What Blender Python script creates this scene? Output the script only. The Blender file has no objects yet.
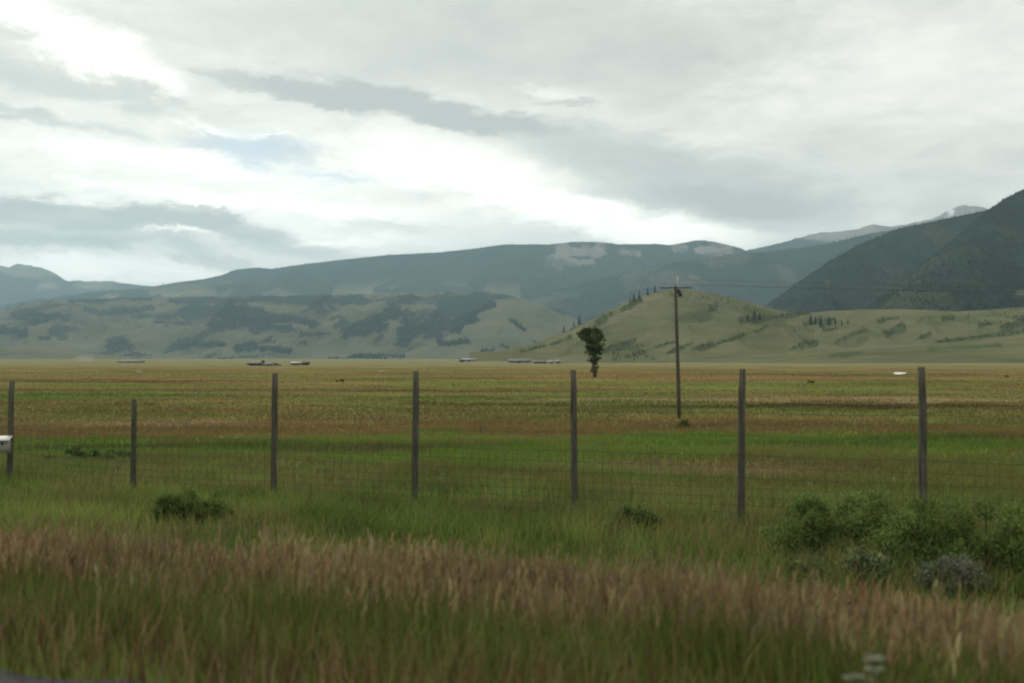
import bpy, math, random
import numpy as np
from mathutils import Vector

random.seed(7)
RNG = np.random.default_rng(11)
S = bpy.context.scene
COL = S.collection
F = 995.0            # focal length in picture widths of 1024
CX, HY = 512.0, 358.0
EYE = 2.8
V0 = (0.0, 0.0, EYE)

# ------------------------------------------------------------------ helpers
def hash2(ix, iy, seed):
    h = (ix.astype(np.int64) * 374761393 + iy.astype(np.int64) * 668265263 + seed * 974634777) & 0xFFFFFFFF
    h = ((h ^ (h >> 13)) * 1274126177) & 0xFFFFFFFF
    h = h ^ (h >> 16)
    return (h & 0xFFFFFF) / float(0xFFFFFF)

def vnoise(x, y, seed=0):
    x = np.asarray(x, float); y = np.asarray(y, float)
    x, y = np.broadcast_arrays(x, y)
    ix = np.floor(x); iy = np.floor(y)
    fx = x - ix; fy = y - iy
    fx = fx * fx * fx * (fx * (fx * 6 - 15) + 10); fy = fy * fy * fy * (fy * (fy * 6 - 15) + 10)
    a = hash2(ix, iy, seed); b = hash2(ix + 1, iy, seed)
    c = hash2(ix, iy + 1, seed); d = hash2(ix + 1, iy + 1, seed)
    return (a * (1 - fx) + b * fx) * (1 - fy) + (c * (1 - fx) + d * fx) * fy

def fbm(x, y, seed=0, oct=5, gain=0.5):
    s = 0.0; amp = 1.0; tot = 0.0
    for k in range(oct):
        s = s + amp * vnoise(x * 2 ** k + 17.3 * k, y * 2 ** k - 9.1 * k, seed + k)
        tot += amp; amp *= gain
    return s / tot            # 0..1

def ridged(x, y, seed=0, oct=4):
    s = 0.0; amp = 1.0; tot = 0.0
    for k in range(oct):
        s = s + amp * (1 - np.abs(2 * vnoise(x * 2 ** k + 3.7 * k, y * 2 ** k + 5.9 * k, seed + k) - 1))
        tot += amp; amp *= 0.5
    return s / tot

def sstep(a, b, x):
    t = np.clip((x - a) / (b - a), 0, 1)
    return t * t * (3 - 2 * t)

def mesh_obj(name, verts, faces, mat=None, parent=None, smooth=False, cols=None, vecs=None):
    """verts (n,3); faces: list of index tuples, or an int array (m,3)/(m,4), or a list of such arrays."""
    me = bpy.data.meshes.new(name)
    verts = np.asarray(verts, np.float32)
    if isinstance(faces, np.ndarray): faces = [faces]
    if len(faces) and isinstance(faces[0], np.ndarray):
        loops = np.concatenate([f.ravel() for f in faces]).astype(np.int32)
        tot = np.concatenate([np.full(len(f), f.shape[1], np.int32) for f in faces])
    else:
        loops = np.array([i for f in faces for i in f], np.int32)
        tot = np.array([len(f) for f in faces], np.int32)
    start = np.concatenate([[0], np.cumsum(tot)[:-1]]).astype(np.int32)
    me.vertices.add(len(verts)); me.vertices.foreach_set('co', verts.ravel())
    me.loops.add(len(loops)); me.loops.foreach_set('vertex_index', loops)
    me.polygons.add(len(tot)); me.polygons.foreach_set('loop_start', start)
    me.polygons.foreach_set('loop_total', tot)
    if smooth: me.polygons.foreach_set('use_smooth', np.ones(len(tot), bool))
    for nm, arr in (cols or {}).items():
        at = me.attributes.new(nm, 'FLOAT_COLOR', 'POINT')
        a4 = np.ones((len(verts), 4), np.float32); a4[:, :arr.shape[1]] = arr
        at.data.foreach_set('color', a4.ravel())
    for nm, arr in (vecs or {}).items():
        at = me.attributes.new(nm, 'FLOAT_VECTOR', 'POINT')
        at.data.foreach_set('vector', np.asarray(arr, np.float32).ravel())
    me.update(calc_edges=True)
    me.validate()
    o = bpy.data.objects.new(name, me); COL.objects.link(o)
    if mat: me.materials.append(mat)
    if parent: o.parent = parent
    return o

def empty(name, loc=(0, 0, 0), rz=0):
    o = bpy.data.objects.new(name, None); COL.objects.link(o)
    o.location = loc; o.rotation_euler = (0, 0, rz); o.empty_display_size = 0.3
    return o

def tag(o, label=None, cat=None, group=None, kind=None):
    if label: o['label'] = label
    if cat: o['category'] = cat
    if group: o['group'] = group
    if kind: o['kind'] = kind
    return o

class MB:
    """collects boxes, tubes and prisms into one mesh"""
    def __init__(s): s.v = []; s.f = []
    def add(s, vs, fs):
        b = len(s.v); s.v += [tuple(v) for v in vs]; s.f += [tuple(i + b for i in f) for f in fs]
    def box(s, x0, x1, y0, y1, z0, z1):
        s.add([(x0,y0,z0),(x1,y0,z0),(x1,y1,z0),(x0,y1,z0),(x0,y0,z1),(x1,y0,z1),(x1,y1,z1),(x0,y1,z1)],
              [(0,3,2,1),(4,5,6,7),(0,1,5,4),(1,2,6,5),(2,3,7,6),(3,0,4,7)])
    def tube(s, pts, rad, n=8, cap=True):
        pts = [Vector(p) for p in pts]; vs = []; fs = []
        for i, p in enumerate(pts):
            d = (pts[min(i + 1, len(pts) - 1)] - pts[max(i - 1, 0)]).normalized()
            u = d.orthogonal().normalized() if i == 0 else (u - d * u.dot(d)).normalized()
            w = d.cross(u); r = rad[i] if isinstance(rad, (list, tuple)) else rad
            for k in range(n):
                a = 2 * math.pi * k / n
                vs.append(p + (u * math.cos(a) + w * math.sin(a)) * r)
        for i in range(len(pts) - 1):
            for k in range(n):
                a = i * n + k; b = i * n + (k + 1) % n
                fs.append((a, b, b + n, a + n))
        if cap:
            fs.append(tuple(range(n))[::-1]); fs.append(tuple((len(pts) - 1) * n + k for k in range(n)))
        s.add(vs, fs)
    def build(s, name, mat, parent=None, smooth=False):
        return mesh_obj(name, s.v, s.f, mat, parent, smooth)

# ------------------------------------------------------------------ material helpers
def new_mat(name):
    m = bpy.data.materials.new(name); m.use_nodes = True
    nt = m.node_tree; nt.nodes.clear()
    return m, nt, nt.nodes, nt.links

def N(nodes, typ, **kw):
    n = nodes.new(typ)
    for k, v in kw.items():
        if k == 'inp':
            for a, b in v.items(): n.inputs[a].default_value = b
        else: setattr(n, k, v)
    return n

def ramp(nodes, stops, interp='LINEAR'):
    r = nodes.new('ShaderNodeValToRGB'); r.color_ramp.interpolation = interp
    el = r.color_ramp.elements
    while len(el) < len(stops): el.new(0.5)
    for e, (p, c) in zip(el, stops):
        e.position = p; e.color = (*c, 1) if len(c) == 3 else c
    return r

def simple_mat(name, col, rough=0.85, var=0.25, scale=8.0, stretch=(1, 1, 1), bump=0.0, metallic=0.0, spec=0.3):
    m, nt, nd, lk = new_mat(name)
    out = nd.new('ShaderNodeOutputMaterial'); b = nd.new('ShaderNodeBsdfPrincipled')
    b.inputs['Roughness'].default_value = rough; b.inputs['Metallic'].default_value = metallic
    b.inputs['Specular IOR Level'].default_value = spec
    tc = nd.new('ShaderNodeTexCoord'); mp = nd.new('ShaderNodeMapping'); mp.inputs['Scale'].default_value = stretch
    nz = N(nd, 'ShaderNodeTexNoise', inp={'Scale': scale, 'Detail': 6, 'Roughness': 0.65})
    lo = tuple(c * (1 - var) for c in col); hi = tuple(min(c * (1 + var), 1) for c in col)
    r = ramp(nd, [(0.3, lo), (0.7, hi)])
    lk.new(tc.outputs['Object'], mp.inputs[0]); lk.new(mp.outputs[0], nz.inputs['Vector'])
    lk.new(nz.outputs['Fac'], r.inputs[0]); lk.new(r.outputs[0], b.inputs['Base Color'])
    if bump:
        bp = N(nd, 'ShaderNodeBump', inp={'Strength': bump, 'Distance': 0.02})
        lk.new(nz.outputs['Fac'], bp.inputs['Height']); lk.new(bp.outputs[0], b.inputs['Normal'])
    lk.new(b.outputs[0], out.inputs[0])
    return m

def leaf_mat(name, transl=0.35, attr='tint'):
    """leaves and grass: colour from the plant's own tint attribute, thin enough to let light through"""
    m, nt, nd, lk = new_mat(name)
    out = nd.new('ShaderNodeOutputMaterial')
    at = N(nd, 'ShaderNodeAttribute', attribute_name=attr)
    d = nd.new('ShaderNodeBsdfDiffuse'); t = nd.new('ShaderNodeBsdfTranslucent')
    mx = N(nd, 'ShaderNodeMixShader', inp={0: transl})
    lk.new(at.outputs['Color'], d.inputs[0]); lk.new(at.outputs['Color'], t.inputs[0])
    lk.new(d.outputs[0], mx.inputs[1]); lk.new(t.outputs[0], mx.inputs[2]); lk.new(mx.outputs[0], out.inputs[0])
    return m

# ------------------------------------------------------------------ terrain of the flat ground
SL = 0.385                                  # road and fence run obliquely: v is the distance measured from the road
def gz(x, y):
    x = np.asarray(x, float); y = np.asarray(y, float)
    v = y + SL * x
    bank = 1.2 * (1 - 0.55 * sstep(4.0, 8.5, v) - 0.45 * sstep(7.5, 12.0, v))
    bank = np.where(v < -9, 1.2 * sstep(-16, -9, v), bank)
    dip = -1.0 * sstep(21, 62, y)
    und = (fbm(x / 7.0, y / 7.0, 5, 3) - 0.5) * 0.22 * sstep(5, 10, v) + (fbm(x / 40.0, y / 60.0, 9, 2) - 0.5) * 0.35 * sstep(30, 90, y) * (1 - sstep(300, 900, y))
    return bank + dip + und

def gz1(x, y): return float(gz(np.array([x]), np.array([y]))[0])

def at(px, py, Y):
    return Vector(((px - CX) / F * Y, Y, EYE - (py - HY) / F * Y))

def on_ground(px, py):
    """point of the flat ground seen at that place"""
    ys = np.geomspace(3, 6000, 6000)
    xs = (px - CX) / F * ys; zs = EYE - (py - HY) / F * ys
    k = np.argmax(zs <= gz(xs, ys))
    return Vector((xs[k], ys[k], gz1(xs[k], ys[k])))

# ------------------------------------------------------------------ field colour, shared by the soil and the grass on it
def field_group():
    g = bpy.data.node_groups.new('field_colour', 'ShaderNodeTree')
    g.interface.new_socket('Position', in_out='INPUT', socket_type='NodeSocketVector')
    g.interface.new_socket('Color', in_out='OUTPUT', socket_type='NodeSocketColor')
    nd, lk = g.nodes, g.links
    gi = nd.new('NodeGroupInput'); go = nd.new('NodeGroupOutput')
    sep = nd.new('ShaderNodeSeparateXYZ'); lk.new(gi.outputs[0], sep.inputs[0])
    def noise(scale, sx, sy, det=4, rough=0.55):
        mp = nd.new('ShaderNodeMapping'); mp.inputs['Scale'].default_value = (sx, sy, 0.0)
        n = N(nd, 'ShaderNodeTexNoise', inp={'Scale': scale, 'Detail': det, 'Roughness': rough})
        lk.new(gi.outputs[0], mp.inputs[0]); lk.new(mp.outputs[0], n.inputs['Vector'])
        return n.outputs['Fac']
    def math_(op, a, b=None, c=None):
        n = N(nd, 'ShaderNodeMath', operation=op)
        for i, q in enumerate((a, b, c)):
            if q is None: continue
            if isinstance(q, (int, float)): n.inputs[i].default_value = q
            else: lk.new(q, n.inputs[i])
        return n.outputs[0]
    n1 = noise(1.0, 0.050, 0.060, 6, 0.62)
    # log10(distance)/4 with a patchy wobble
    y = math_('MAXIMUM', sep.outputs[1], 1.0)
    lg = math_('DIVIDE', math_('LOGARITHM', y, 10.0), 4.0)
    lg = math_('ADD', lg, math_('MULTIPLY', math_('SUBTRACT', n1, 0.5), 0.26))
    GR = (0.115, 0.140, 0.036); GV = (0.118, 0.180, 0.036); BR = (0.175, 0.130, 0.056); OR = (0.182, 0.134, 0.055)
    OL = (0.135, 0.145, 0.045); TN = (0.200, 0.170, 0.085); PL = (0.200, 0.205, 0.110)  # PL: pale far grass, lightened further to paint in the haze over it
    MX = (0.172, 0.140, 0.054)
    L = lambda d: math.log10(d) / 4
    rm = ramp(nd, [(0.0, GR), (L(19), GR), (L(23), OL), (L(26.5), OL), (L(29), GV), (L(38.5), GV), (L(42), OR), (L(56), OR),
                   (L(68), OL), (L(88), MX), (L(110), OL), (L(150), MX), (L(320), BR), (L(430), TN), (L(600), PL), (L(700), PL), (L(4000), PL)])
    lk.new(lg, rm.inputs[0])
    n2 = noise(1.0, 0.06, 0.11, 6, 0.62)
    n3 = noise(1.0, 0.012, 0.020, 7, 0.62)
    n4 = noise(1.0, 1.3, 1.8, 4, 0.7)
    n6 = noise(1.0, 0.025, 0.045, 7, 0.66)
    n5 = noise(1.0, 0.0045, 0.007, 7, 0.65)
    mask = ramp(nd, [(0.49, (0, 0, 0)), (0.58, (1, 1, 1))]); lk.new(n2, mask.inputs[0])
    m2 = ramp(nd, [(0.49, (0, 0, 0)), (0.60, (1, 1, 1))]); lk.new(n3, m2.inputs[0])
    a = N(nd, 'ShaderNodeMix', data_type='RGBA'); a.inputs['B'].default_value = (0.145, 0.112, 0.050, 1)
    lk.new(math_('MULTIPLY', mask.outputs[0], 0.8), a.inputs['Factor']); lk.new(rm.outputs[0], a.inputs['A'])
    b = N(nd, 'ShaderNodeMix', data_type='RGBA'); b.inputs['B'].default_value = (0.098, 0.142, 0.034, 1)
    far = N(nd, 'ShaderNodeMapRange', interpolation_type='SMOOTHSTEP', inp={'From Min': 40, 'From Max': 90, 'To Min': 0.15, 'To Max': 0.75})
    lk.new(sep.outputs[1], far.inputs[0])
    far2 = N(nd, 'ShaderNodeMapRange', interpolation_type='SMOOTHSTEP', inp={'From Min': 330, 'From Max': 520, 'To Min': 1.0, 'To Max': 0.12})
    lk.new(sep.outputs[1], far2.inputs[0])
    lk.new(math_('MULTIPLY', math_('MULTIPLY', m2.outputs[0], far.outputs[0]), far2.outputs[0]), b.inputs['Factor']); lk.new(a.outputs['Result'], b.inputs['A'])
    m5 = ramp(nd, [(0.46, (0, 0, 0)), (0.58, (1, 1, 1))]); lk.new(n5, m5.inputs[0])
    f5 = N(nd, 'ShaderNodeMapRange', interpolation_type='SMOOTHSTEP', inp={'From Min': 100, 'From Max': 220, 'To Min': 0.0, 'To Max': 0.7}); lk.new(sep.outputs[1], f5.inputs[0])
    c5 = N(nd, 'ShaderNodeMix', data_type='RGBA'); c5.inputs['B'].default_value = (0.190, 0.125, 0.056, 1)
    lk.new(math_('MULTIPLY', math_('MULTIPLY', m5.outputs[0], f5.outputs[0]), far2.outputs[0]), c5.inputs['Factor']); lk.new(b.outputs['Result'], c5.inputs['A'])
    b = c5
    # stands of other plants: rushes, dry grass, a damp green hollow
    wn = N(nd, 'ShaderNodeTexNoise', inp={'Scale': 0.09, 'Detail': 6, 'Roughness': 0.65}); lk.new(gi.outputs[0], wn.inputs['Vector'])
    ws = N(nd, 'ShaderNodeVectorMath', operation='SUBTRACT'); ws.inputs[1].default_value = (.5, .5, .5); lk.new(wn.outputs['Color'], ws.inputs[0])
    cb = nd.new('ShaderNodeCombineXYZ'); lk.new(sep.outputs[0], cb.inputs[0]); lk.new(sep.outputs[1], cb.inputs[1])
    def stand(xc, yc, hx, hy, col, amt):
        nonlocal b
        sc = N(nd, 'ShaderNodeVectorMath', operation='MULTIPLY_ADD'); sc.inputs[1].default_value = (hx * 1.6, hy * 2.6, 0)
        lk.new(ws.outputs[0], sc.inputs[0]); lk.new(cb.outputs[0], sc.inputs[2])
        m = nd.new('ShaderNodeMapping'); m.vector_type = 'TEXTURE'; m.inputs['Location'].default_value = (xc, yc, 0); m.inputs['Scale'].default_value = (hx, hy, 1)
        lk.new(sc.outputs[0], m.inputs[0]); L_ = N(nd, 'ShaderNodeVectorMath', operation='LENGTH'); lk.new(m.outputs[0], L_.inputs[0])
        r = N(nd, 'ShaderNodeMapRange', interpolation_type='SMOOTHSTEP', inp={'From Min': 0.4, 'From Max': 1.0, 'To Min': amt, 'To Max': 0.0}); lk.new(L_.outputs['Value'], r.inputs[0])
        q = N(nd, 'ShaderNodeMix', data_type='RGBA'); q.inputs['B'].default_value = (*col, 1); lk.new(r.outputs[0], q.inputs['Factor']); lk.new(b.outputs['Result'], q.inputs['A']); b = q
    RUSH = (0.075, 0.055, 0.030); DKG = (0.052, 0.082, 0.022); LUSH = (0.088, 0.140, 0.030); STRAW = (0.26, 0.20, 0.115)
    for a in [(28, 90, 30, 7, STRAW, .8), (26, 77, 30, 4.5, RUSH, .9), (-2, 80, 9, 3.5, RUSH, .7), (-45, 100, 22, 9, LUSH, .85), (-13, 34, 8, 2.2, DKG, .8), (-3, 33, 6, 1.6, DKG, .6), (9, 34, 7, 1.8, DKG, .7), (17, 38, 5, 2.5, DKG, .6),
              (-16, 33, 4, 1.8, DKG, .8), (-40, 118, 28, 10, RUSH, .55), (0, 150, 26, 16, LUSH, .6), (60, 150, 40, 14, LUSH, .5), (-70, 170, 40, 16, RUSH, .5), (40, 120, 30, 9, LUSH, .5), (-8, 116, 22, 7, RUSH, .5), (75, 230, 60, 30, RUSH, .4), (-30, 230, 60, 26, LUSH, .5), (-120, 260, 60, 30, LUSH, .5), (-20, 56, 10, 6, STRAW, .4), (10, 100, 14, 5, LUSH, .5), (-14, 26, 6, 2.0, STRAW, .5), (4, 25, 5, 1.6, STRAW, .5)]:
        stand(*a)
    hs = nd.new('ShaderNodeHueSaturation')
    lk.new(math_('MULTIPLY', math_('ADD', math_('MULTIPLY', n4, 0.3), 0.85), math_('ADD', math_('MULTIPLY', n6, 1.7), 0.22)), hs.inputs['Value']); lk.new(b.outputs['Result'], hs.inputs['Color'])
    lk.new(hs.outputs[0], go.inputs[0])
    return g
FG = field_group()

def ground_mat():
    m, nt, nd, lk = new_mat('field_soil_and_grass')
    out = nd.new('ShaderNodeOutputMaterial'); b = nd.new('ShaderNodeBsdfDiffuse')
    geo = nd.new('ShaderNodeNewGeometry'); g = nd.new('ShaderNodeGroup'); g.node_tree = FG
    lk.new(geo.outputs['Position'], g.inputs[0]); lk.new(g.outputs[0], b.inputs[0])
    nz = N(nd, 'ShaderNodeTexNoise', inp={'Scale': 2.2, 'Detail': 6, 'Roughness': 0.7})
    bp = N(nd, 'ShaderNodeBump', inp={'Strength': 0.9, 'Distance': 0.15})
    lk.new(geo.outputs['Position'], nz.inputs['Vector']); lk.new(nz.outputs['Fac'], bp.inputs['Height']); lk.new(bp.outputs[0], b.inputs['Normal'])
    lk.new(b.outputs[0], out.inputs[0])
    return m

def field_blade_mat():
    m, nt, nd, lk = new_mat('field_grass_blades')
    out = nd.new('ShaderNodeOutputMaterial')
    r = N(nd, 'ShaderNodeAttribute', attribute_name='root'); t = N(nd, 'ShaderNodeAttribute', attribute_name='tint')
    g = nd.new('ShaderNodeGroup'); g.node_tree = FG
    mx = N(nd, 'ShaderNodeMix', data_type='RGBA', blend_type='MULTIPLY'); mx.inputs['Factor'].default_value = 1.0
    lk.new(r.outputs['Vector'], g.inputs[0]); lk.new(g.outputs[0], mx.inputs['A']); lk.new(t.outputs['Color'], mx.inputs['B'])
    d = nd.new('ShaderNodeBsdfDiffuse'); tr = nd.new('ShaderNodeBsdfTranslucent'); ms = N(nd, 'ShaderNodeMixShader', inp={0: 0.3})
    lk.new(mx.outputs['Result'], d.inputs[0]); lk.new(mx.outputs['Result'], tr.inputs[0])
    lk.new(d.outputs[0], ms.inputs[1]); lk.new(tr.outputs[0], ms.inputs[2]); lk.new(ms.outputs[0], out.inputs[0])
    return m

# one sheet to the horizon, finer near the camera
def ground_sheet():
    n = 420
    t = np.linspace(-1, 1, n); k = math.asinh(15000 / 4.0)
    xs = 4.0 * np.sinh(t * k); ys = 12 + 4.0 * np.sinh(t * k)
    X, Y = np.meshgrid(xs, ys)
    Z = gz(X, Y)
    i = np.arange(n * n).reshape(n, n)
    q = np.stack([i[:-1, :-1], i[:-1, 1:], i[1:, 1:], i[1:, :-1]], -1).reshape(-1, 4)
    o = mesh_obj('ground', np.stack([X, Y, Z], -1).reshape(-1, 3), q, ground_mat(), smooth=True)
    tag(o, kind='structure')
ground_sheet()

def road_strip(name, v0, v1, mat, dz, wob=0.0):
    xs = np.linspace(-90, 60, 900); vs = []; 
    rows = 5
    for j in range(rows):
        v = v0 + (v1 - v0) * j / (rows - 1)
        vv = v + (wob * (fbm(xs * 1.7, xs * 0 + 3, 21, 4) - 0.5) if j == rows - 1 else 0 * xs)
        y = vv - SL * xs
        vs.append(np.stack([xs, y, 1.2 + dz + 0 * xs], -1))
    n = len(xs)
    i = np.arange(rows * n).reshape(rows, n)
    q = np.stack([i[:-1, :-1], i[:-1, 1:], i[1:, 1:], i[1:, :-1]], -1).reshape(-1, 4)
    o = mesh_obj(name, np.concatenate(vs), q, mat)
    return tag(o, kind='structure')
road_strip('road', -8.2, 3.0, simple_mat('asphalt', (0.05, 0.05, 0.052), 0.9, 0.25, 30, bump=0.3), 0.010)
road_strip('road_shoulder', 2.99, 4.16, simple_mat('gravel_shoulder', (0.05, 0.048, 0.046), 0.95, 0.55, 45, bump=0.6), 0.014, 0.35)

# ------------------------------------------------------------------ grass
def blades(x, y, h, w, lean, tint, segs=2, zoff=0.0, root=False):
    """arrays of blades standing on the ground -> verts, faces, cols, roots"""
    n = len(x)
    z = gz(x, y) - 0.02 + zoff
    a = RNG.uniform(0, 2 * np.pi, n); la = RNG.uniform(0, 2 * np.pi, n)
    # a general lean with the wind (to the right), plus each blade's own
    lx = lean * (np.cos(la) + 0.25); ly = lean * np.sin(la)
    wx = np.cos(a) * w * 0.5; wy = np.sin(a) * w * 0.5
    V = []; T = []
    for s in range(segs + 1):
        t = s / segs
        cx = x + lx * h * t * t; cy = y + ly * h * t * t; cz = z + h * t * (1 - 0.18 * lean * t)
        k = (1 - t) ** 0.7
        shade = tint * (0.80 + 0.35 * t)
        if s < segs:
            V.append(np.stack([cx - wx * k, cy - wy * k, cz], -1)); V.append(np.stack([cx + wx * k, cy + wy * k, cz], -1))
            T += [shade, shade]
        else:
            V.append(np.stack([cx, cy, cz], -1)); T.append(shade)
    m = 2 * segs + 1
    verts = np.stack(V, 1).reshape(-1, 3); cols = np.stack(T, 1).reshape(-1, 3)
    b = (np.arange(n) * m)[:, None]
    fs = []
    for s in range(segs - 1):
        fs.append(b + np.array([[2 * s, 2 * s + 1, 2 * s + 3, 2 * s + 2]]))
    tri = b + np.array([[2 * segs - 2, 2 * segs - 1, 2 * segs]])
    quads = np.concatenate(fs) if fs else np.zeros((0, 4), int)
    tip = np.stack([x + lx * h, y + ly * h, z + h * (1 - 0.18 * lean)], -1)
    roots = np.repeat(np.stack([x, y, z], -1), m, 0)
    return verts, quads, tri, cols, roots, tip, np.stack([lx, ly], -1)

def tints(n, base, sd=0.22, hue=0.10):
    b = np.asarray(base, float)[None, :] * np.clip(RNG.normal(1, sd, (n, 1)), 0.45, 1.8)
    return b * np.clip(RNG.normal(1, hue, (n, 3)), 0.7, 1.4)

GRASS = leaf_mat('grass_blades', 0.32)

# tall seeding grass of the road bank
def tall_grass():
    n = 105000
    y_v = 4.0 + (RNG.random(n) ** 0.85) * 5.4
    x = RNG.uniform(-10.5, 8.5, n); v = y_v; y = v - SL * x
    dens = fbm(x * 0.9, v * 1.1, 33, 3)
    keep = (RNG.random(n) < 0.35 + 1.1 * dens) & (y > 1.8)
    x, y, v, dens = x[keep], y[keep], v[keep], dens[keep]; n = len(x)
    prof = 0.26 + 0.19 * sstep(4.2, 6.2, v) - 0.10 * sstep(8.2, 9.2, v)
    h = prof * (0.50 + 0.85 * fbm(x * 0.8, v * 0.9, 41, 4)) * np.clip(RNG.normal(1, 0.16, n), 0.5, 1.45)
    h *= 1 + 0.16 * sstep(0.60, 0.72, fbm(x * 1.6, v * 1.6, 171, 3))
    t = tints(n, (0.112, 0.140, 0.036))
    t *= (0.7 + 0.6 * fbm(x * 0.8, v * 1.0, 173, 3))[:, None]
    dry = RNG.random(n) < (0.13 + 0.30 * (1 - sstep(4.2, 5.0, v)))
    t[dry] = tints(dry.sum(), (0.26, 0.20, 0.10))
    red = RNG.random(n) < 0.30 * (1 - sstep(4.4, 5.6, v)); t[red] = tints(red.sum(), (0.15, 0.085, 0.048))
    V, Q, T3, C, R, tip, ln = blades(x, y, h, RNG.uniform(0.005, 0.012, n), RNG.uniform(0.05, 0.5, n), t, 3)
    base = len(V)
    # seed heads: small sprays of spikelets along the last part of the stem
    hd = np.where(RNG.random(n) < 0.36 * sstep(4.9, 6.8, v) * (-0.25 + 2.0 * fbm(x * 0.7, v * 0.8, 77, 4)))[0]
    m = len(hd); per = 8
    tp = np.repeat(tip[hd], per, 0); dr = np.repeat(ln[hd], per, 0)
    k = np.tile(np.arange(per) / per, m); L = np.repeat(RNG.uniform(0.10, 0.20, m), per)
    an = RNG.uniform(0, 2 * np.pi, m * per); spread = RNG.uniform(0.2, 0.55, m * per) * (1.0 - 0.5 * k)
    p0 = tp - np.stack([dr[:, 0] * L * (1 - k), dr[:, 1] * L * (1 - k), L * (1 - k) - 0.10], -1)
    ln2 = L * 0.42 * RNG.uniform(0.7, 1.2, m * per)
    d = np.stack([np.cos(an) * spread + dr[:, 0] * 0.5 + 0.10, np.sin(an) * spread + dr[:, 1] * 0.5, np.ones(m * per)], -1)
    p1 = p0 + d * ln2[:, None]
    wv = np.stack([-np.sin(an), np.cos(an), 0 * an], -1) * (RNG.uniform(0.004, 0.008, m * per))[:, None]
    mid = (p0 * 0.55 + p1 * 0.45)
    hv = np.stack([p0, mid - wv, p1, mid + wv], 1).reshape(-1, 3)
    hq = base + (np.arange(m * per) * 4)[:, None] + np.array([[0, 1, 2, 3]])
    hc = tints(m, (0.262, 0.210, 0.108), 0.25, 0.07); pk = RNG.random(m) < 0.28; hc[pk] = tints(pk.sum(), (0.22, 0.150, 0.088), 0.2, 0.06)
    hc *= (0.62 + 0.75 * fbm(x[hd] * 0.9, v[hd] * 0.9, 131, 4))[:, None]; pn = sstep(0.42, 0.6, fbm(x[hd] * 0.4, v[hd] * 0.5, 137, 3))[:, None]; hc *= 1 + pn * np.array([[0.02, -0.08, -0.06]]); hc = np.repeat(np.repeat(hc, per, 0), 4, 0)
    o = mesh_obj('tall_grass', np.concatenate([V, hv]), [Q, T3, hq], GRASS, cols={'tint': np.concatenate([C, hc])})
    tag(o, 'tall seeding grass with tan and pinkish heads along the road bank', 'grass', kind='stuff')
tall_grass()

# lush green grass between the bank and the fence
def verge_grass():
    n = 170000
    v = 8.3 + RNG.random(n) ** 0.9 * 14.5
    x = RNG.uniform(-15, 13, n); y = v - SL * x
    dens = fbm(x * 0.55, v * 0.6, 55, 3)
    keep = (RNG.random(n) < 0.15 + 1.5 * dens) & (np.abs(x / np.maximum(y, 1)) < 0.75)
    x, y, v, dens = x[keep], y[keep], v[keep], dens[keep]; n = len(x)
    h = (0.18 + 0.30 * fbm(x * 0.8, v * 0.9, 63, 3)) * np.clip(RNG.normal(1, 0.25, n), 0.4, 1.7)
    h *= 1 - 0.25 * sstep(19, 22, v)
    t = tints(n, (0.172, 0.210, 0.056))
    patch = fbm(x * 0.45, v * 0.7, 71, 4)
    t *= (0.55 + 0.95 * fbm(x * 0.7, v * 0.9, 73, 4))[:, None]
    dry = RNG.random(n) < 0.10 + 0.5 * sstep(0.5, 0.62, patch)
    t[dry] = tints(dry.sum(), (0.210, 0.185, 0.080))
    dk = RNG.random(n) < 0.7 * sstep(0.54, 0.64, fbm(x * 0.5, v * 0.7, 91, 3)); t[dk] *= np.array([[0.55, 0.72, 0.62]])
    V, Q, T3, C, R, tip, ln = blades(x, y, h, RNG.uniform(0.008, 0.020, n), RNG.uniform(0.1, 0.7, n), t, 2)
    o = mesh_obj('verge_grass', V, [Q, T3], GRASS, cols={'tint': C})
    tag(o, 'rank green grass growing on the verge up to the wire fence', 'grass', kind='stuff')
verge_grass()

def field_grass():
    n = 420000
    y = 15.0 * (430.0 / 15.0) ** (RNG.random(n) ** 1.35)
    x = y * RNG.uniform(-0.68, 0.68, n)
    keep = (y + SL * x > 20.5) & (RNG.random(n) < 0.25 + 1.3 * fbm(x * 0.22, y * 0.3, 101, 4)) & (RNG.random(n) > sstep(180, 430, y)) & (RNG.random(n) > 0.45 * sstep(80, 140, y))
    keep &= ~((np.abs(x - 0.3895 * y) < 0.007 * y) & (y > 195) & (y < 275))      # short turf round the alkali flat
    x, y = x[keep], y[keep]; n = len(x)
    h = (0.10 + 0.26 * fbm(x * 0.15, y * 0.2, 111, 4)) * np.clip(RNG.normal(1, 0.28, n), 0.4, 1.9)
    w = y * RNG.uniform(0.0006, 0.0016, n)
    h *= 1 - 0.5 * sstep(45, 110, y)
    t = tints(n, (1.08, 1.08, 1.08), 0.09, 0.05)
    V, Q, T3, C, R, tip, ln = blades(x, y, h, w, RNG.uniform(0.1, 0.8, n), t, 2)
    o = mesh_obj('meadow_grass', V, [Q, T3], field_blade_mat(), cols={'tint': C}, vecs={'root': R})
    tag(o, 'brown and green meadow grass covering the flat field behind the fence', 'grass', kind='stuff')
field_grass()

# ------------------------------------------------------------------ hills and mountains
def seg_dist(px, py, a, b):
    ax, ay = a; bx, by = b
    dx, dy = bx - ax, by - ay; L2 = dx * dx + dy * dy + 1e-9
    t = np.clip(((px - ax) * dx + (py - ay) * dy) / L2, 0, 1)
    return np.hypot(px - ax - t * dx, py - ay - t * dy)

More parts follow.
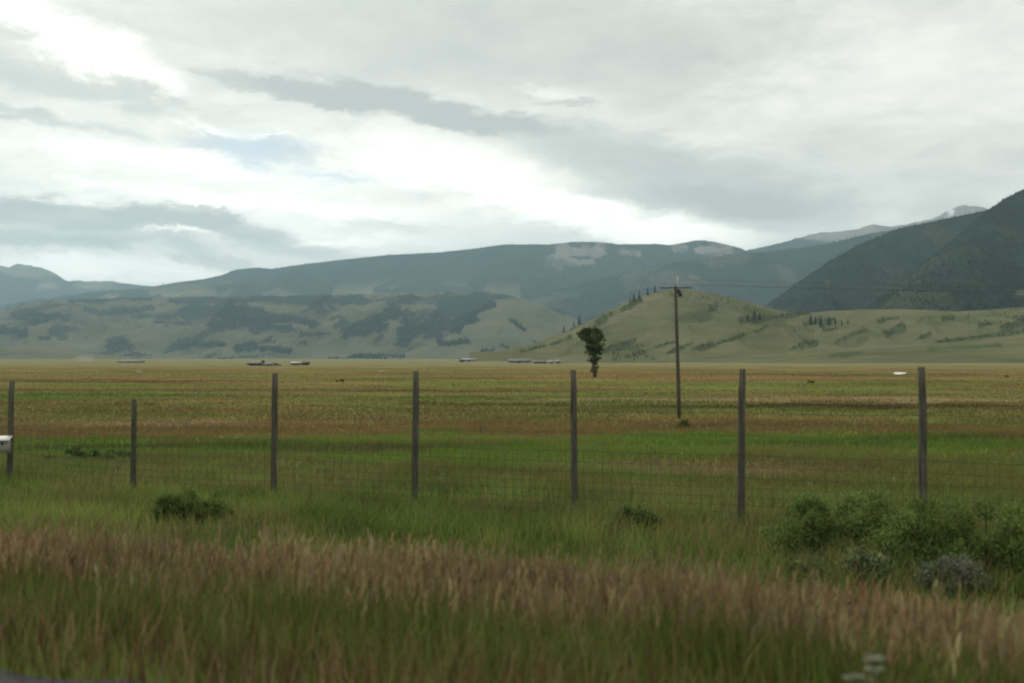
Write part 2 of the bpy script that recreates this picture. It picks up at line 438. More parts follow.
def strips(px, py, segs, wob, seed):
    """cover of vegetation strips, each ((x0,y0),(x1,y1),half width)"""
    m = np.zeros_like(px)
    nz = (fbm(px / wob, py / (wob * 0.45), seed, 5, 0.62) - 0.5)
    for a, b, r in segs:
        d = seg_dist(px, py, a, b) / r + nz * 2.6
        m = np.maximum(m, 1 - sstep(0.75, 1.1, d))
    return m

TERR = {}
def hill_mat(name, grass, grass2, forest, rock, gs=0.004, ts=0.05):
    m, nt, nd, lk = new_mat(name)
    out = nd.new('ShaderNodeOutputMaterial'); b = nd.new('ShaderNodeBsdfDiffuse')
    at_ = N(nd, 'ShaderNodeAttribute', attribute_name='cover'); sp = nd.new('ShaderNodeSeparateColor')
    lk.new(at_.outputs['Color'], sp.inputs[0])
    geo = nd.new('ShaderNodeNewGeometry')
    n1 = N(nd, 'ShaderNodeTexNoise', inp={'Scale': gs, 'Detail': 8, 'Roughness': 0.62}); lk.new(geo.outputs['Position'], n1.inputs['Vector'])
    n2 = N(nd, 'ShaderNodeTexNoise', inp={'Scale': ts, 'Detail': 3, 'Roughness': 0.7}); lk.new(geo.outputs['Position'], n2.inputs['Vector'])
    g = ramp(nd, [(0.38, grass), (0.62, grass2)]); lk.new(n1.outputs['Fac'], g.inputs[0])
    f = ramp(nd, [(0.3, tuple(c * 0.55 for c in forest)), (0.7, tuple(c * 1.5 for c in forest))]); lk.new(n2.outputs['Fac'], f.inputs[0])
    n3 = N(nd, 'ShaderNodeTexNoise', inp={'Scale': gs * 1.3, 'Detail': 6, 'Roughness': 0.65}); lk.new(geo.outputs['Position'], n3.inputs['Vector'])
    fh = nd.new('ShaderNodeHueSaturation'); mr = N(nd, 'ShaderNodeMapRange', inp={'From Min': 0.3, 'From Max': 0.7, 'To Min': 0.75, 'To Max': 1.3}); lk.new(n3.outputs['Fac'], mr.inputs[0]); lk.new(mr.outputs[0], fh.inputs['Value']); lk.new(f.outputs[0], fh.inputs['Color'])
    r = ramp(nd, [(0.3, tuple(c * 0.7 for c in rock)), (0.7, tuple(c * 1.25 for c in rock))]); lk.new(n2.outputs['Fac'], r.inputs[0])
    m1 = N(nd, 'ShaderNodeMix', data_type='RGBA'); m2 = N(nd, 'ShaderNodeMix', data_type='RGBA'); m3 = N(nd, 'ShaderNodeMix', data_type='RGBA')
    lk.new(sp.outputs[0], m1.inputs['Factor']); lk.new(g.outputs[0], m1.inputs['A']); lk.new(fh.outputs[0], m1.inputs['B'])
    lk.new(sp.outputs[1], m2.inputs['Factor']); lk.new(m1.outputs['Result'], m2.inputs['A']); lk.new(r.outputs[0], m2.inputs['B'])
    lk.new(sp.outputs[2], m3.inputs['Factor']); lk.new(m2.outputs['Result'], m3.inputs['A']); m3.inputs['B'].default_value = (0.75, 0.77, 0.8, 1)
    lk.new(m3.outputs['Result'], b.inputs[0]); lk.new(b.outputs[0], out.inputs[0])
    return m

def ridge(name, prof, D, W, back, amp, gscale, mat, cover, seed, nx=620, ny=130, rough=0.0, power=1.25, base=-1.6, dvar=0.06, jag=0.0):
    """a range of hills: its crest stands D metres off and its slopes run down W metres towards us and 'back' metres away"""
    P = np.array(prof, float)
    px = np.linspace(P[0, 0], P[-1, 0], nx)
    # rounded interpolation of the crest
    cy = np.interp(px, P[:, 0], P[:, 1])
    k = max(3, int(nx * 8 / (P[-1, 0] - P[0, 0])) | 1)
    if k > 1: cy = np.convolve(np.pad(cy, k // 2, mode='edge'), np.ones(k) / k, 'valid')
    u = (px - CX) / F
    Dc = D * (1 + dvar * 2 * (fbm(px / 130.0, px * 0 + seed, seed, 3) - 0.5))
    Hc = (HY - cy) / F * Dc + EYE - base
    if jag: Hc = Hc + jag * Hc * (fbm(px / 5.0, px * 0 + 2.2, seed + 5, 4) - 0.5)
    t = np.concatenate([np.linspace(-1, 0, ny)[:-1], np.linspace(0, 1, ny // 5)])
    T, U = np.meshgrid(t, u, indexing='ij')
    PX = np.broadcast_to(px, T.shape); DC = np.broadcast_to(Dc, T.shape); HC = np.broadcast_to(Hc, T.shape)
    Y = DC + np.where(T < 0, T * W, T * back)
    X = U * Y
    s = np.where(T < 0, np.clip(1 + T, 0, 1) ** power, np.clip(1 - T, 0, 1) ** 1.1)
    win = np.sin(np.pi * np.clip(1 + T, 0, 1)) * (T < 0) + 0.35 * np.exp(-(T / 0.08) ** 2) * rough
    wx = X + 0.35 * gscale * (fbm(X / gscale * 0.7, Y / gscale * 0.7, seed + 9, 3) - 0.5) * 2
    g = ridged(wx / gscale, Y / (gscale * 2.6), seed, 4) - 0.62 + 0.8 * (fbm(X / gscale * 0.45, Y / gscale * 0.45, seed + 3, 4) - 0.5)
    Z = base + HC * s + amp * g * win
    PYv = HY - (Z - EYE) / Y * F
    C = cover(PX, PYv, X, Y, T)
    i = np.arange(T.size).reshape(T.shape)
    q = np.stack([i[:-1, :-1], i[:-1, 1:], i[1:, 1:], i[1:, :-1]], -1).reshape(-1, 4)
    cols = np.stack([np.clip(c, 0, 1).ravel() for c in C], -1)
    o = mesh_obj(name, np.stack([X, Y, Z], -1).reshape(-1, 3), q, mat, smooth=True, cols={'cover': cols})
    tag(o, kind='structure')
    TERR[name] = dict(px=px, t=t, X=X, Y=Y, Z=Z, PY=PYv, F=C[0], u=u)
    return o

def on_hill(name, px, py):
    """point of the hill's face that is seen at that place"""
    h = TERR[name]; j = int(np.argmin(np.abs(h['px'] - px)))
    n = int(np.argmax(h['t'] >= 0)) + 1
    PY = h['PY'][:n, j]
    k = n - 1
    for q in range(n):                     # nearest face that reaches as high as py
        if PY[q] <= py: k = q; break
    return Vector((h['X'][k, j], h['Y'][k, j], h['Z'][k, j]))

def scatter_trees(name, hill, n, size, label, thr=0.5, crest=0.0, seed=1, col=(0.017, 0.028, 0.018)):
    """far-off conifer wood: small spires standing on the wooded parts of a hillside"""
    r = np.random.default_rng(seed); h = TERR[hill]
    nt_, nx_ = h['X'].shape; n0 = int(np.argmax(h['t'] >= 0))
    kt = r.integers(0, n0 + 1, n * 5); kx = r.integers(0, nx_ - 1, n * 5)
    if crest: m = r.random(n * 5) < crest; kt[m] = n0 - r.integers(0, 3, m.sum())
    ok = h['F'][kt, kx] > thr * r.uniform(0.25, 1.5, n * 5)
    kt, kx = kt[ok][:n], kx[ok][:n]; n = len(kt)
    f1 = r.random(n); k2 = np.minimum(kt + 1, nt_ - 1); f2 = r.random(n)
    def ip(A): return (A[kt, kx] * (1 - f1) + A[kt, kx + 1] * f1) * (1 - f2) + (A[k2, kx] * (1 - f1) + A[k2, kx + 1] * f1) * f2
    x, y, z = ip(h['X']), ip(h['Y']), ip(h['Z'])
    H = size * r.uniform(0.55, 1.35, n); R = H * r.uniform(0.16, 0.26, n)
    ang = np.arange(5) / 5 * 2 * np.pi
    a0 = r.uniform(0, 6.28, n)
    ring = np.stack([x[:, None] + R[:, None] * np.cos(ang + a0[:, None]), y[:, None] + R[:, None] * np.sin(ang + a0[:, None]), np.repeat((z + 0.04 * H)[:, None], 5, 1)], -1)
    apex = np.stack([x + r.normal(0, 0.3, n), y, z + H], -1)[:, None]
    V = np.concatenate([ring, apex], 1).reshape(-1, 3)
    b = (np.arange(n) * 6)[:, None, None]
    tri = (b + np.array([[[k, (k + 1) % 5, 5] for k in range(5)]])).reshape(-1, 3)
    c = np.asarray(col)[None] * np.clip(r.normal(1, 0.3, (n, 1)), 0.4, 1.9)
    o = mesh_obj(name, V, tri, WOOD, cols={'tint': np.repeat(c, 6, 0)})
    tag(o, label, 'forest', kind='stuff')

WOOD = leaf_mat('conifer_needles', 0.1)
PALE = ((0.115, 0.12, 0.06), (0.18, 0.165, 0.09))
FOR = (0.020, 0.033, 0.020)
ROCK = (0.26, 0.235, 0.21)
M_far = hill_mat('far_peak_rock', (0.10, 0.11, 0.07), (0.20, 0.18, 0.13), FOR, ROCK, 0.0012, 0.006)
M_for = hill_mat('forested_slope', *PALE, FOR, ROCK, 0.003, 0.03)
M_grs = hill_mat('foothill_grass', (0.086, 0.095, 0.050), (0.130, 0.125, 0.072), FOR, ROCK, 0.004, 0.03)
M_but = hill_mat('dry_hill_grass', (0.104, 0.111, 0.055), (0.150, 0.147, 0.080), (0.050, 0.068, 0.030), (0.27, 0.23, 0.19), 0.012, 0.12)

zero = lambda PX: np.zeros(PX.shape)

# far peaks on the left
def cov(PX, PY, X, Y, T):
    n = fbm(X / 900, Y / 900, 3, 5)
    fo = sstep(0.46, 0.56, n + 0.35 * sstep(268, 300, PY) - 0.05)
    return fo, sstep(0.5, 0.65, fbm(X / 500, Y / 1500, 8, 4)) * (1 - fo), zero(PX)
ridge('mountain_far_peaks', [(-330, 282), (-220, 262), (-120, 272), (-50, 262), (0, 265), (9, 268), (15, 263), (44, 268), (56, 274), (66, 281), (111, 281),
      (123, 283), (141, 285.5), (164, 287), (200, 292), (260, 300), (330, 316)], 12500, 4000, 2000, 360, 1100, M_far, cov, 3, nx=420, ny=90, jag=0.02)

# snowy peak behind on the right
def cov(PX, PY, X, Y, T):
    fo = sstep(0.42, 0.55, fbm(X / 700, Y / 700, 13, 5) + 0.5 * sstep(228, 250, PY) - 0.12)
    sn = sstep(0.54, 0.60, fbm(X / 130, Y / 500, 15, 4)) * (1 - sstep(7, 13, np.abs(PX - 958))) * (1 - sstep(211, 219, PY))
    return fo, (1 - fo) * 0.9, sn
ridge('mountain_snowy_peak', [(640, 300), (700, 268), (740, 252), (768, 246), (816, 233), (855, 230), (871, 224), (890, 227), (903, 225), (932, 219), (948, 211), (961, 205),
      (980, 207), (993, 209), (1060, 222), (1160, 232), (1300, 262)], 10500, 3000, 2500, 330, 900, M_far, cov, 29, nx=420, ny=90, jag=0.015)

# long forested ridge
def cov(PX, PY, X, Y, T):
    n = fbm(X / 420, Y / 700, 23, 5)
    low = sstep(276, 297, PY + 10 * (fbm(X / 900, Y / 900, 2, 3) - .5)) * (PX < 520)
    bare = low * sstep(0.47, 0.56, n)
    cl = strips(PX, PY, [((558, 262), (566, 252), 9), ((572, 250), (596, 252), 8), ((560, 263), (592, 261), 4), ((622, 252), (640, 254), 3.5), ((676, 249), (684, 250), 4),
                         ((700, 248), (728, 252), 5), ((712, 244), (730, 247), 3)], 14, 27)
    cl = cl * (0.25 + 0.6 * sstep(0.40, 0.62, fbm(X / 130, Y / 420, 19, 4)))
    return np.clip(1 - bare - cl, 0, 1), cl * 0.75, zero(PX)
ridge('mountain_forest_ridge', [(-330, 330), (-150, 318), (0, 306), (38, 299), (88, 293), (146, 288), (176, 282.5), (205, 279), (223, 275), (234, 270), (256, 267.5), (272, 269), (285, 267),
      (314, 263), (359, 258), (388, 255), (438, 252.5), (472, 249), (504, 244.5), (551, 244.5), (572, 242), (603, 242), (617, 244.5), (659, 244), (670, 245.5), (698, 240), (716, 242),
      (737, 247), (760, 256), (800, 272), (860, 300)], 9000, 3000, 2500, 420, 900, M_for, cov, 31, nx=900, ny=150, dvar=0.04)

# darker ridge on the right in front of it
def cov(PX, PY, X, Y, T):
    cl = strips(PX, PY, [((702, 281), (709, 285), 1.7), ((690, 276), (699, 279), 2)], 10, 7)
    return np.clip(1 - 0.6 * cl - 0.35 * sstep(0.55, 0.70, fbm(X / 200, Y / 500, 153, 5)), 0, 1), zero(PX), zero(PX)
ridge('mountain_mid_ridge', [(420, 345), (470, 318), (520, 301), (560, 289), (600, 279), (652, 267.5), (700, 259), (742, 253), (768, 252), (800, 248), (832, 243), (858, 236), (880, 232), (905, 229),
      (935, 224), (975, 219), (1040, 226), (1180, 250), (1320, 290)], 7200, 2300, 1800, 330, 700, M_for, cov, 43, nx=700, ny=130)

def cov(PX, PY, X, Y, T):
    cl = strips(PX, PY, [((827, 281), (829, 284), 1.4), ((1018, 294), (1040, 292), 3)], 8, 3)
    return np.clip(1 - cl * 0.7 - 0.16 * sstep(0.55, 0.70, fbm(X / 120, Y / 300, 151, 5)), 0, 1), zero(PX), zero(PX)
ridge('mountain_dark_spur', [(690, 352), (740, 326), (768, 305), (800, 281), (832, 260), (858, 245), (897, 229), (935, 221), (974, 213), (1000, 207), (1060, 196), (1200, 190), (1360, 214)],
      3700, 1300, 1000, 180, 350, M_for, cov, 53, nx=620, ny=130)
ridge('mountain_dark_face', [(800, 352), (850, 322), (890, 290), (930, 258), (960, 234), (975, 221), (990, 208.5), (1006, 198), (1024, 189), (1060, 176), (1130, 166), (1230, 168), (1380, 200)],
      3000, 1050, 1100, 140, 280, M_for, cov, 59, nx=560, ny=130)

# grassy foothills with woods
FSEG = [((348, 333), (398, 311), 6), ((350, 332), (385, 327), 5), ((404, 337), (470, 303), 9), ((430, 330), (478, 318), 9), ((440, 312), (480, 300), 9), ((288, 301), (361, 300), 3.5),
        ((256, 316), (312, 322), 5), ((256, 329), (290, 327), 4), ((262, 350), (288, 351), 3.5), ((440, 343), (467, 342), 4), ((352, 356), (420, 356), 1.6), ((482, 353), (490, 352), 4), ((374, 341), (382, 336), 2.5),
        ((15, 313), (67, 317), 5), ((30, 322), (60, 318), 2.5), ((103, 312), (152, 309), 3), ((185, 312), (256, 312), 8), ((215, 326), (262, 322), 7), ((182, 346), (222, 343), 4.5), ((108, 346), (126, 342), 3),
        ((0, 331), (26, 333), 3.5), ((40, 338), (48, 338), 3), ((140, 316), (176, 317), 2.5), ((238, 348), (254, 346), 4), ((155, 322), (185, 324), 1.8), ((300, 336), (330, 333), 2), ((410, 350), (422, 347), 2),
        ((448, 331), (452, 329), 2), ((395, 345), (400, 344), 1.8), ((-60, 330), (-20, 326), 6), ((-140, 318), (-90, 322), 6), ((300, 343), (306, 342), 1.5), ((70, 300), (150, 297), 3), ((170, 301), (330, 298), 3.5),
        ((401, 299), (509, 299), 5)]
def cov(PX, PY, X, Y, T):
    fo = strips(PX, PY, FSEG, 15, 61)
    fo = np.maximum(fo, 0.8 * sstep(0.60, 0.66, fbm(X / 120, Y / 170, 66, 4)))
    halo = strips(PX, PY, [(a, b, r * 1.9 + 1.5) for a, b, r in FSEG], 22, 63)
    fo = np.maximum(fo, 0.30 * halo * sstep(0.35, 0.6, fbm(X / 60, Y / 60, 68, 3)))
    return fo, zero(PX), zero(PX)
ridge('hills_foothills', [(-330, 318), (-150, 312), (0, 310), (30, 303), (60, 300), (130, 298), (200, 297), (256, 296), (330, 295), (400, 292), (450, 291), (500, 293), (530, 301), (560, 311), (585, 323),
      (610, 336), (640, 352)], 6000, 1900, 1200, 210, 420, M_grs, cov, 67, nx=900, ny=190, power=1.15)
def cov2(PX, PY, X, Y, T):
    fo = strips(PX, PY, [((446, 331), (476, 312), 7), ((470, 318), (492, 304), 5), ((484, 300), (508, 296), 2.0), ((440, 343), (467, 342), 4), ((482, 353), (490, 352), 4), ((508, 318), (524, 330), 1.8), ((530, 340), (545, 346), 1.8), ((500, 345), (508, 348), 1.6)], 14, 83)
    return fo, zero(PX), zero(PX)
ridge('hills_round_foothill', [(405, 356), (430, 342), (450, 326), (480, 306), (497, 299), (512, 297.5), (540, 305), (575, 320), (600, 334), (640, 353)], 4900, 1100, 900, 60, 330, M_grs, cov2, 71, nx=420, ny=150, power=1.1)
def cov3(PX, PY, X, Y, T):
    return sstep(0.62, 0.68, fbm(X / 90, Y / 160, 74, 4)) * 0.5, zero(PX), zero(PX)
ridge('hills_low_mound', [(-300, 352), (-150, 344), (-60, 349), (0, 347), (44, 344.5), (70, 348.5), (100, 354), (140, 357.2)], 3900, 700, 600, 20, 260, M_grs, cov3, 73, nx=260, ny=80)

# the bare pale hill behind the lone tree and its apron
BSEG = [((600, 352), (632, 341), 3.2), ((612, 351), (640, 346), 1.6), ((628, 357), (646, 352), 1.5), ((656, 347), (674, 342), 1.6), ((668, 353), (692, 343), 1.8), ((692, 350), (712, 343), 1.8), ((700, 350), (735, 338), 1.8),
        ((735, 338), (768, 326), 1.8), ((596, 322), (612, 314), 2.6), ((594, 326), (606, 320), 2.2), ((622, 311), (640, 300), 2.2), ((709, 312), (716, 304), 3.2), ((570, 329), (582, 322), 2.6), ((548, 336), (560, 331), 2),
        ((742, 321), (768, 318), 4.5), ((768, 318), (806, 314), 2.2), ((806, 324), (830, 322), 3), ((824, 330), (838, 328), 1.8), ((802, 346), (816, 342), 3.5), ((878, 321), (898, 318), 1.8), ((888, 334), (902, 326), 4.5),
        ((916, 340), (930, 334), 2.5), ((980, 327), (990, 324), 3), ((936, 342), (1024, 332), 1.8), ((1005, 328), (1030, 318), 3.5), ((944, 320), (952, 318), 2.5), ((550, 345), (570, 338), 1.6), ((790, 350), (800, 346), 1.2), ((520, 352), (545, 346), 1.4), ((835, 342), (865, 330), 2.2)]
def cov(PX, PY, X, Y, T):
    fo = strips(PX, PY, BSEG, 11, 97) * 0.75
    fo = np.maximum(fo, 0.35 * sstep(0.52, 0.66, fbm(X / 70, Y / 120, 99, 5)))
    rk = strips(PX, PY, [((612, 320), (645, 306), 4), ((640, 300), (660, 296), 3), ((690, 300), (740, 306), 4)], 9, 95) * 0.2
    return fo, rk * (1 - fo), zero(PX)
ridge('hill_bare_butte', [(470, 362.5), (490, 360), (510, 353), (540, 341), (565, 331), (580, 325), (597, 317), (612, 309), (626, 302.5), (640, 297), (655, 292), (668, 289.5), (682, 289), (700, 291), (725, 296), (745, 301),
      (770, 308), (790, 312), (805, 313), (830, 311), (860, 309.5), (900, 309), (930, 310), (955, 311.5), (985, 310), (1024, 307), (1100, 304), (1220, 312), (1380, 330)], 1620, 560, 700, 42, 110, M_but, cov, 89, nx=1000, ny=190, power=1.12, base=-1.8)
def cov(PX, PY, X, Y, T):
    fo = 0.75 * strips(PX, PY, [((830, 355), (860, 353), 2.2), ((936, 343), (1024, 333), 1.6), ((930, 349), (1000, 345), 1.8), ((700, 358), (740, 356), 1.4)], 16, 33)
    fo = np.maximum(fo, 0.3 * sstep(0.50, 0.62, fbm(X / 60, Y / 160, 35, 5)))
    return fo, zero(PX), zero(PX)
ridge('hill_apron', [(560, 363.4), (620, 361.5), (690, 359.5), (768, 356), (850, 351.5), (929, 345), (1024, 334), (1120, 328), (1260, 330), (1400, 340)], 1120, 420, 500, 6, 90, M_but, cov, 39, nx=420, ny=90, power=1.35, base=-1.7, dvar=0.02)

scatter_trees('forest', 'mountain_dark_face', 12000, 7, 'dark conifer forest covering the steep mountain face at the right edge', crest=0.06, seed=5)
scatter_trees('forest', 'mountain_dark_spur', 10000, 8, 'dark conifer forest on the mountain spur sloping down behind the bare hill', crest=0.08, seed=6)
scatter_trees('forest', 'mountain_mid_ridge', 8000, 13, 'bluish forest on the middle ridge below the snowy peak', crest=0.10, seed=7)
scatter_trees('forest', 'mountain_forest_ridge', 10000, 13, 'hazy forest along the long flat topped ridge', crest=0.12, seed=8)
scatter_trees('woods', 'hills_foothills', 9000, 11, 'patches of dark woods scattered over the grassy foothills', crest=0.0, seed=9, thr=0.7)
scatter_trees('woods', 'hills_round_foothill', 1500, 13, 'woods on the left flank of the round grassy foothill', crest=0.0, seed=10, thr=0.7)
scatter_trees('shrubbery', 'hill_bare_butte', 8000, 3.6, 'strips of low dark brush in the gullies of the bare hill', thr=0.85, seed=12, col=(0.058, 0.074, 0.036))

# ------------------------------------------------------------------ trees and shrubs
BARK = simple_mat('bark', (0.085, 0.068, 0.052), 0.95, 0.4, 6, (1, 1, 0.2), 0.5)
LEAF = leaf_mat('leaves', 0.3)

def leaf_cloud(centers, radii, n, size, base, seed, flat=1.0, hue=0.12):
    """n leaf-sized faces spread through lumpy clumps"""
    r = np.random.default_rng(seed)
    centers = np.asarray(centers, float); radii = np.asarray(radii, float)
    w = radii ** 2.2; k = r.choice(len(centers), n, p=w / w.sum())
    d = r.normal(0, 1, (n, 3)); d /= np.linalg.norm(d, axis=1)[:, None]
    rad = radii[k] * (r.random(n) ** 0.42) * np.where(r.random(n) < 0.18, 1.35, 1.0)
    p = centers[k] + d * rad[:, None] * np.array([1, 1, flat])
    a = r.normal(0, 1, (n, 3)); a /= np.linalg.norm(a, axis=1)[:, None]
    b = np.cross(a, r.normal(0, 1, (n, 3))); b /= np.linalg.norm(b, axis=1)[:, None]
    s = size * r.uniform(0.6, 1.4, n)[:, None]
    V = np.stack([p - a * s, p + b * s * 0.45, p + a * s, p - b * s * 0.45], 1).reshape(-1, 3)
    q = (np.arange(n) * 4)[:, None] + np.array([[0, 1, 2, 3]])
    cl = np.clip(r.normal(1, 0.22, len(centers)), 0.55, 1.5)[k][:, None]      # clumps differ: young and old leaves
    c = np.asarray(base)[None] * cl * np.clip(r.normal(1, 0.25, (n, 1)), 0.5, 1.8) * np.clip(r.normal(1, hue, (n, 3)), 0.7, 1.4)
    return V, q, np.repeat(c, 4, 0)

def shrub(name, loc, w, h, n, base, label, seed, cat='shrub', size=0.024, group=None, lumps=44, spiky=0.0):
    r = random.Random(seed)
    t = empty(name, loc); tag(t, label, cat, group)
    cs = []; rs = []
    for k in range(lumps):
        a = r.uniform(0, 6.283); q = math.sqrt(r.random()) * 0.92
        hh = h * (0.12 + 0.74 * r.random()) * (1 - 0.75 * q * q)
        cs.append((math.cos(a) * q * w / 2, math.sin(a) * q * w / 2 * 0.8, hh)); rs.append(h * r.choice((0.10, 0.15, 0.20, 0.27)))
    V, Q, C = leaf_cloud(cs, rs, n, size, base, seed)
    if spiky:                                   # shoots that stick out of the outline
        rr = np.random.default_rng(seed + 1); m = int(n * spiky)
        k = rr.integers(0, lumps, m); c = np.asarray(cs)[k]; R = np.asarray(rs)[k]
        d = rr.normal(0, 0.5, (m, 3)); d[:, 2] = 1.0; d /= np.linalg.norm(d, axis=1)[:, None]
        p0 = c + d * R[:, None] * 0.5; p1 = c + d * R[:, None] * rr.uniform(1.1, 1.8, (m, 1)); sd = np.cross(d, rr.normal(0, 1, (m, 3))) * size * 0.25
        V2 = np.stack([p0 - sd, p0 + sd, p1], 1).reshape(-1, 3); T2 = len(V) + (np.arange(m) * 3)[:, None] + np.array([[0, 1, 2]])
        c2 = np.repeat(np.asarray(base)[None] * np.clip(rr.normal(1.1, 0.25, (m, 1)), 0.5, 1.8), 3, 0)
        V = np.concatenate([V, V2]); C = np.concatenate([C, c2]); Q = [Q, T2]
    V[:, 2] = np.maximum(V[:, 2], -0.05)
    mesh_obj('foliage', V, Q, LEAF, t, cols={'tint': C})
    st = MB()
    for k in range(min(lumps, 10)):
        x, y, z = cs[k]
        st.tube([(x * 0.12, y * 0.12, -0.12), (x * 0.55, y * 0.55, z * 0.55), (x, y, z)], [0.018 * h + 0.004, 0.011 * h + 0.003, 0.004], 5)
    st.build('stem', BARK, t)
    return t

def gp(px, y): x = (px - CX) / F * y; return (x, y, gz1(x, y))
# shrubs of the verge, each where it grows
shrub('shrub', gp(193, 16.7), 1.45, 0.66, 9000, (0.115, 0.155, 0.046), 'round dark green shrub alone in the verge grass, before the short fence post', 12, spiky=0.25)
shrub('shrub', gp(634, 15.8), 0.95, 0.52, 4200, (0.150, 0.190, 0.066), 'small low shrub in the verge between two tall fence posts', 2, size=0.024, spiky=0.2)
shrub('shrub', gp(815, 14.1), 1.5, 0.82, 14000, (0.137, 0.189, 0.056), 'leafy green shrub at the outer end of the thicket, before the second tall post', 3, spiky=0.05, group='shrubs of the verge thicket')
shrub('shrub', gp(893, 13.6), 1.9, 0.98, 21000, (0.144, 0.198, 0.060), 'big leafy shrub in the middle of the thicket, standing before the tallest fence post', 4, spiky=0.05, group='shrubs of the verge thicket')
shrub('shrub', gp(985, 13.0), 1.9, 1.02, 21000, (0.130, 0.183, 0.054), 'big dark leafy shrub at the picture edge, inner end of the thicket', 5, spiky=0.05, group='shrubs of the verge thicket')
shrub('shrub', gp(1088, 12.6), 1.7, 1.0, 14000, (0.104, 0.162, 0.057), 'leafy shrub continuing the thicket past the picture edge', 6, spiky=0.05, group='shrubs of the verge thicket')
shrub('shrub', gp(850, 14.9), 1.5, 0.8, 14000, (0.159, 0.216, 0.066), 'lighter green shrub behind the thicket, close to the fence wire', 16, spiky=0.05, group='shrubs of the verge thicket')
shrub('sagebrush', gp(867, 12.4), 0.48, 0.55, 2200, (0.160, 0.195, 0.090), 'small pale grey green sagebrush in front of the big leafy shrub', 7, 'sagebrush', 0.028)
shrub('sagebrush', gp(953, 11.9), 0.80, 0.50, 2600, (0.165, 0.170, 0.125), 'low silvery grey sagebrush on the edge of the tan seeding grass', 8, 'sagebrush', 0.024, spiky=0.2)
shrub('sagebrush', gp(806, 12.3), 0.6, 0.45, 1500, (0.120, 0.150, 0.062), 'tiny dark sagebrush at the thicket edge in the tan grass', 18, 'sagebrush', 0.028)
p = on_ground(90, 462); shrub('shrub', (p.x, p.y, p.z), 2.6, 0.42, 4200, (0.095, 0.152, 0.046), 'wide low dark shrub in the field behind the short fence post', 9, size=0.06, spiky=0.2)
p = on_ground(683, 429); shrub('shrub', (p.x, p.y, p.z), 0.75, 0.52, 1500, (0.125, 0.162, 0.057), 'small green shrub at the foot of the utility pole', 10, size=0.07)
for k, (px_, py_, w_, lab) in enumerate([(810, 383, 1.1, 'tiny dark sagebrush in the meadow below the conifer clump'),
        (1007, 377, 1.8, 'dark sagebrush in the far meadow near the picture edge'), (341, 382, 1.8, 'dark low sagebrush in the meadow halfway between two tall fence posts')]):
    p = on_ground(px_, py_); shrub('sagebrush', (p.x, p.y, p.z), w_, 0.42, 420, (0.075, 0.090, 0.040), lab, 30 + k, 'sagebrush', 0.14, lumps=7)

# lone cottonwood in the field
def lone_tree():
    p = on_ground(595, 377); H = 49.5 / F * p.y; r = random.Random(5)
    t = empty('cottonwood_tree', p); tag(t, 'lone dark tree with a narrow top heavy crown in the open field', 'tree')
    S_ = p.y / F                                  # metres per picture unit at the tree
    def q(px, py, dy=0): return Vector(((px - 595) * S_, dy, (377 - py) * S_))
    tr = MB()
    tr.tube([q(595, 379), q(594.6, 370), q(593.6, 361), q(592.4, 351), q(591, 342), q(590, 335)], [0.40, 0.32, 0.27, 0.22, 0.15, 0.06], 9)
    for a, b, c, rr in [((593.5, 360), (597, 352), (600, 344), .13), ((592.5, 352), (588, 345), (583, 337), .14), ((592, 348), (597, 341), (601, 334), .13), ((591, 343), (588, 337), (586, 331), .09), ((594, 364), (590, 358), (587, 352), .09), ((591, 345), (594, 337), (595, 330), .1), ((594, 366), (598, 361), (600, 356), .08), ((594.6, 370), (597, 366), (598, 363), .06)]:
        d = r.uniform(-1.4, 1.4); tr.tube([q(*a), q(*b, d * .5), q(*c, d)], [rr, rr * .7, rr * .3], 6)
    tr.build('trunk', BARK, t, True)
    cl = [(582, 334, 3.6), (585.5, 331.5, 3.8), (590, 330.5, 3.6), (595, 331, 3.6), (599, 333, 3.4), (601.5, 337, 2.6), (584, 338, 3.2), (589, 335.5, 4), (594, 336, 4), (598.5, 339, 3.4), (588, 341, 3.2), (592.5, 342, 3.6), (597, 344, 3.4), (600.5, 347.5, 2.6),
          (587.5, 347, 2.5), (591.5, 349, 2.8), (596, 350.5, 3), (599.5, 353.5, 2.2), (590, 354, 2.2), (594.5, 357, 2.6), (597.5, 358.5, 2), (591.5, 361, 1.8), (595.5, 363.5, 1.9), (593.5, 367.5, 1.8), (597.5, 367, 1.5), (592, 370.5, 1.4), (596, 371.5, 1.7), (580, 336, 1.8), (603, 344, 1.5), (586, 352, 1.3), (605, 340, 1.3), (578, 333, 1.2), (601, 358, 1.4), (588, 360, 1.2), (603, 350, 1.2), (593, 346, 3), (594, 353.5, 2.6), (592.8, 358, 2.4), (594.5, 360.5, 2.3), (594, 364.5, 2.2), (595, 369, 1.8), (594, 373, 1.3), (589, 350.5, 1.8), (599, 350, 2.2)]
    cs = []; rs = []
    for x, y, rad in cl:
        d = r.uniform(-1.0, 1.0) * 8 * S_ * (1 if y < 345 else 0.4)
        cs.append(tuple(q(x, y, d))); rs.append(rad * S_ * 1.02)
    V, Q, C = leaf_cloud(cs, rs, 6400, 0.19, (0.098, 0.118, 0.052), 77)
    mesh_obj('crown', V, Q, LEAF, t, cols={'tint': C})
lone_tree()

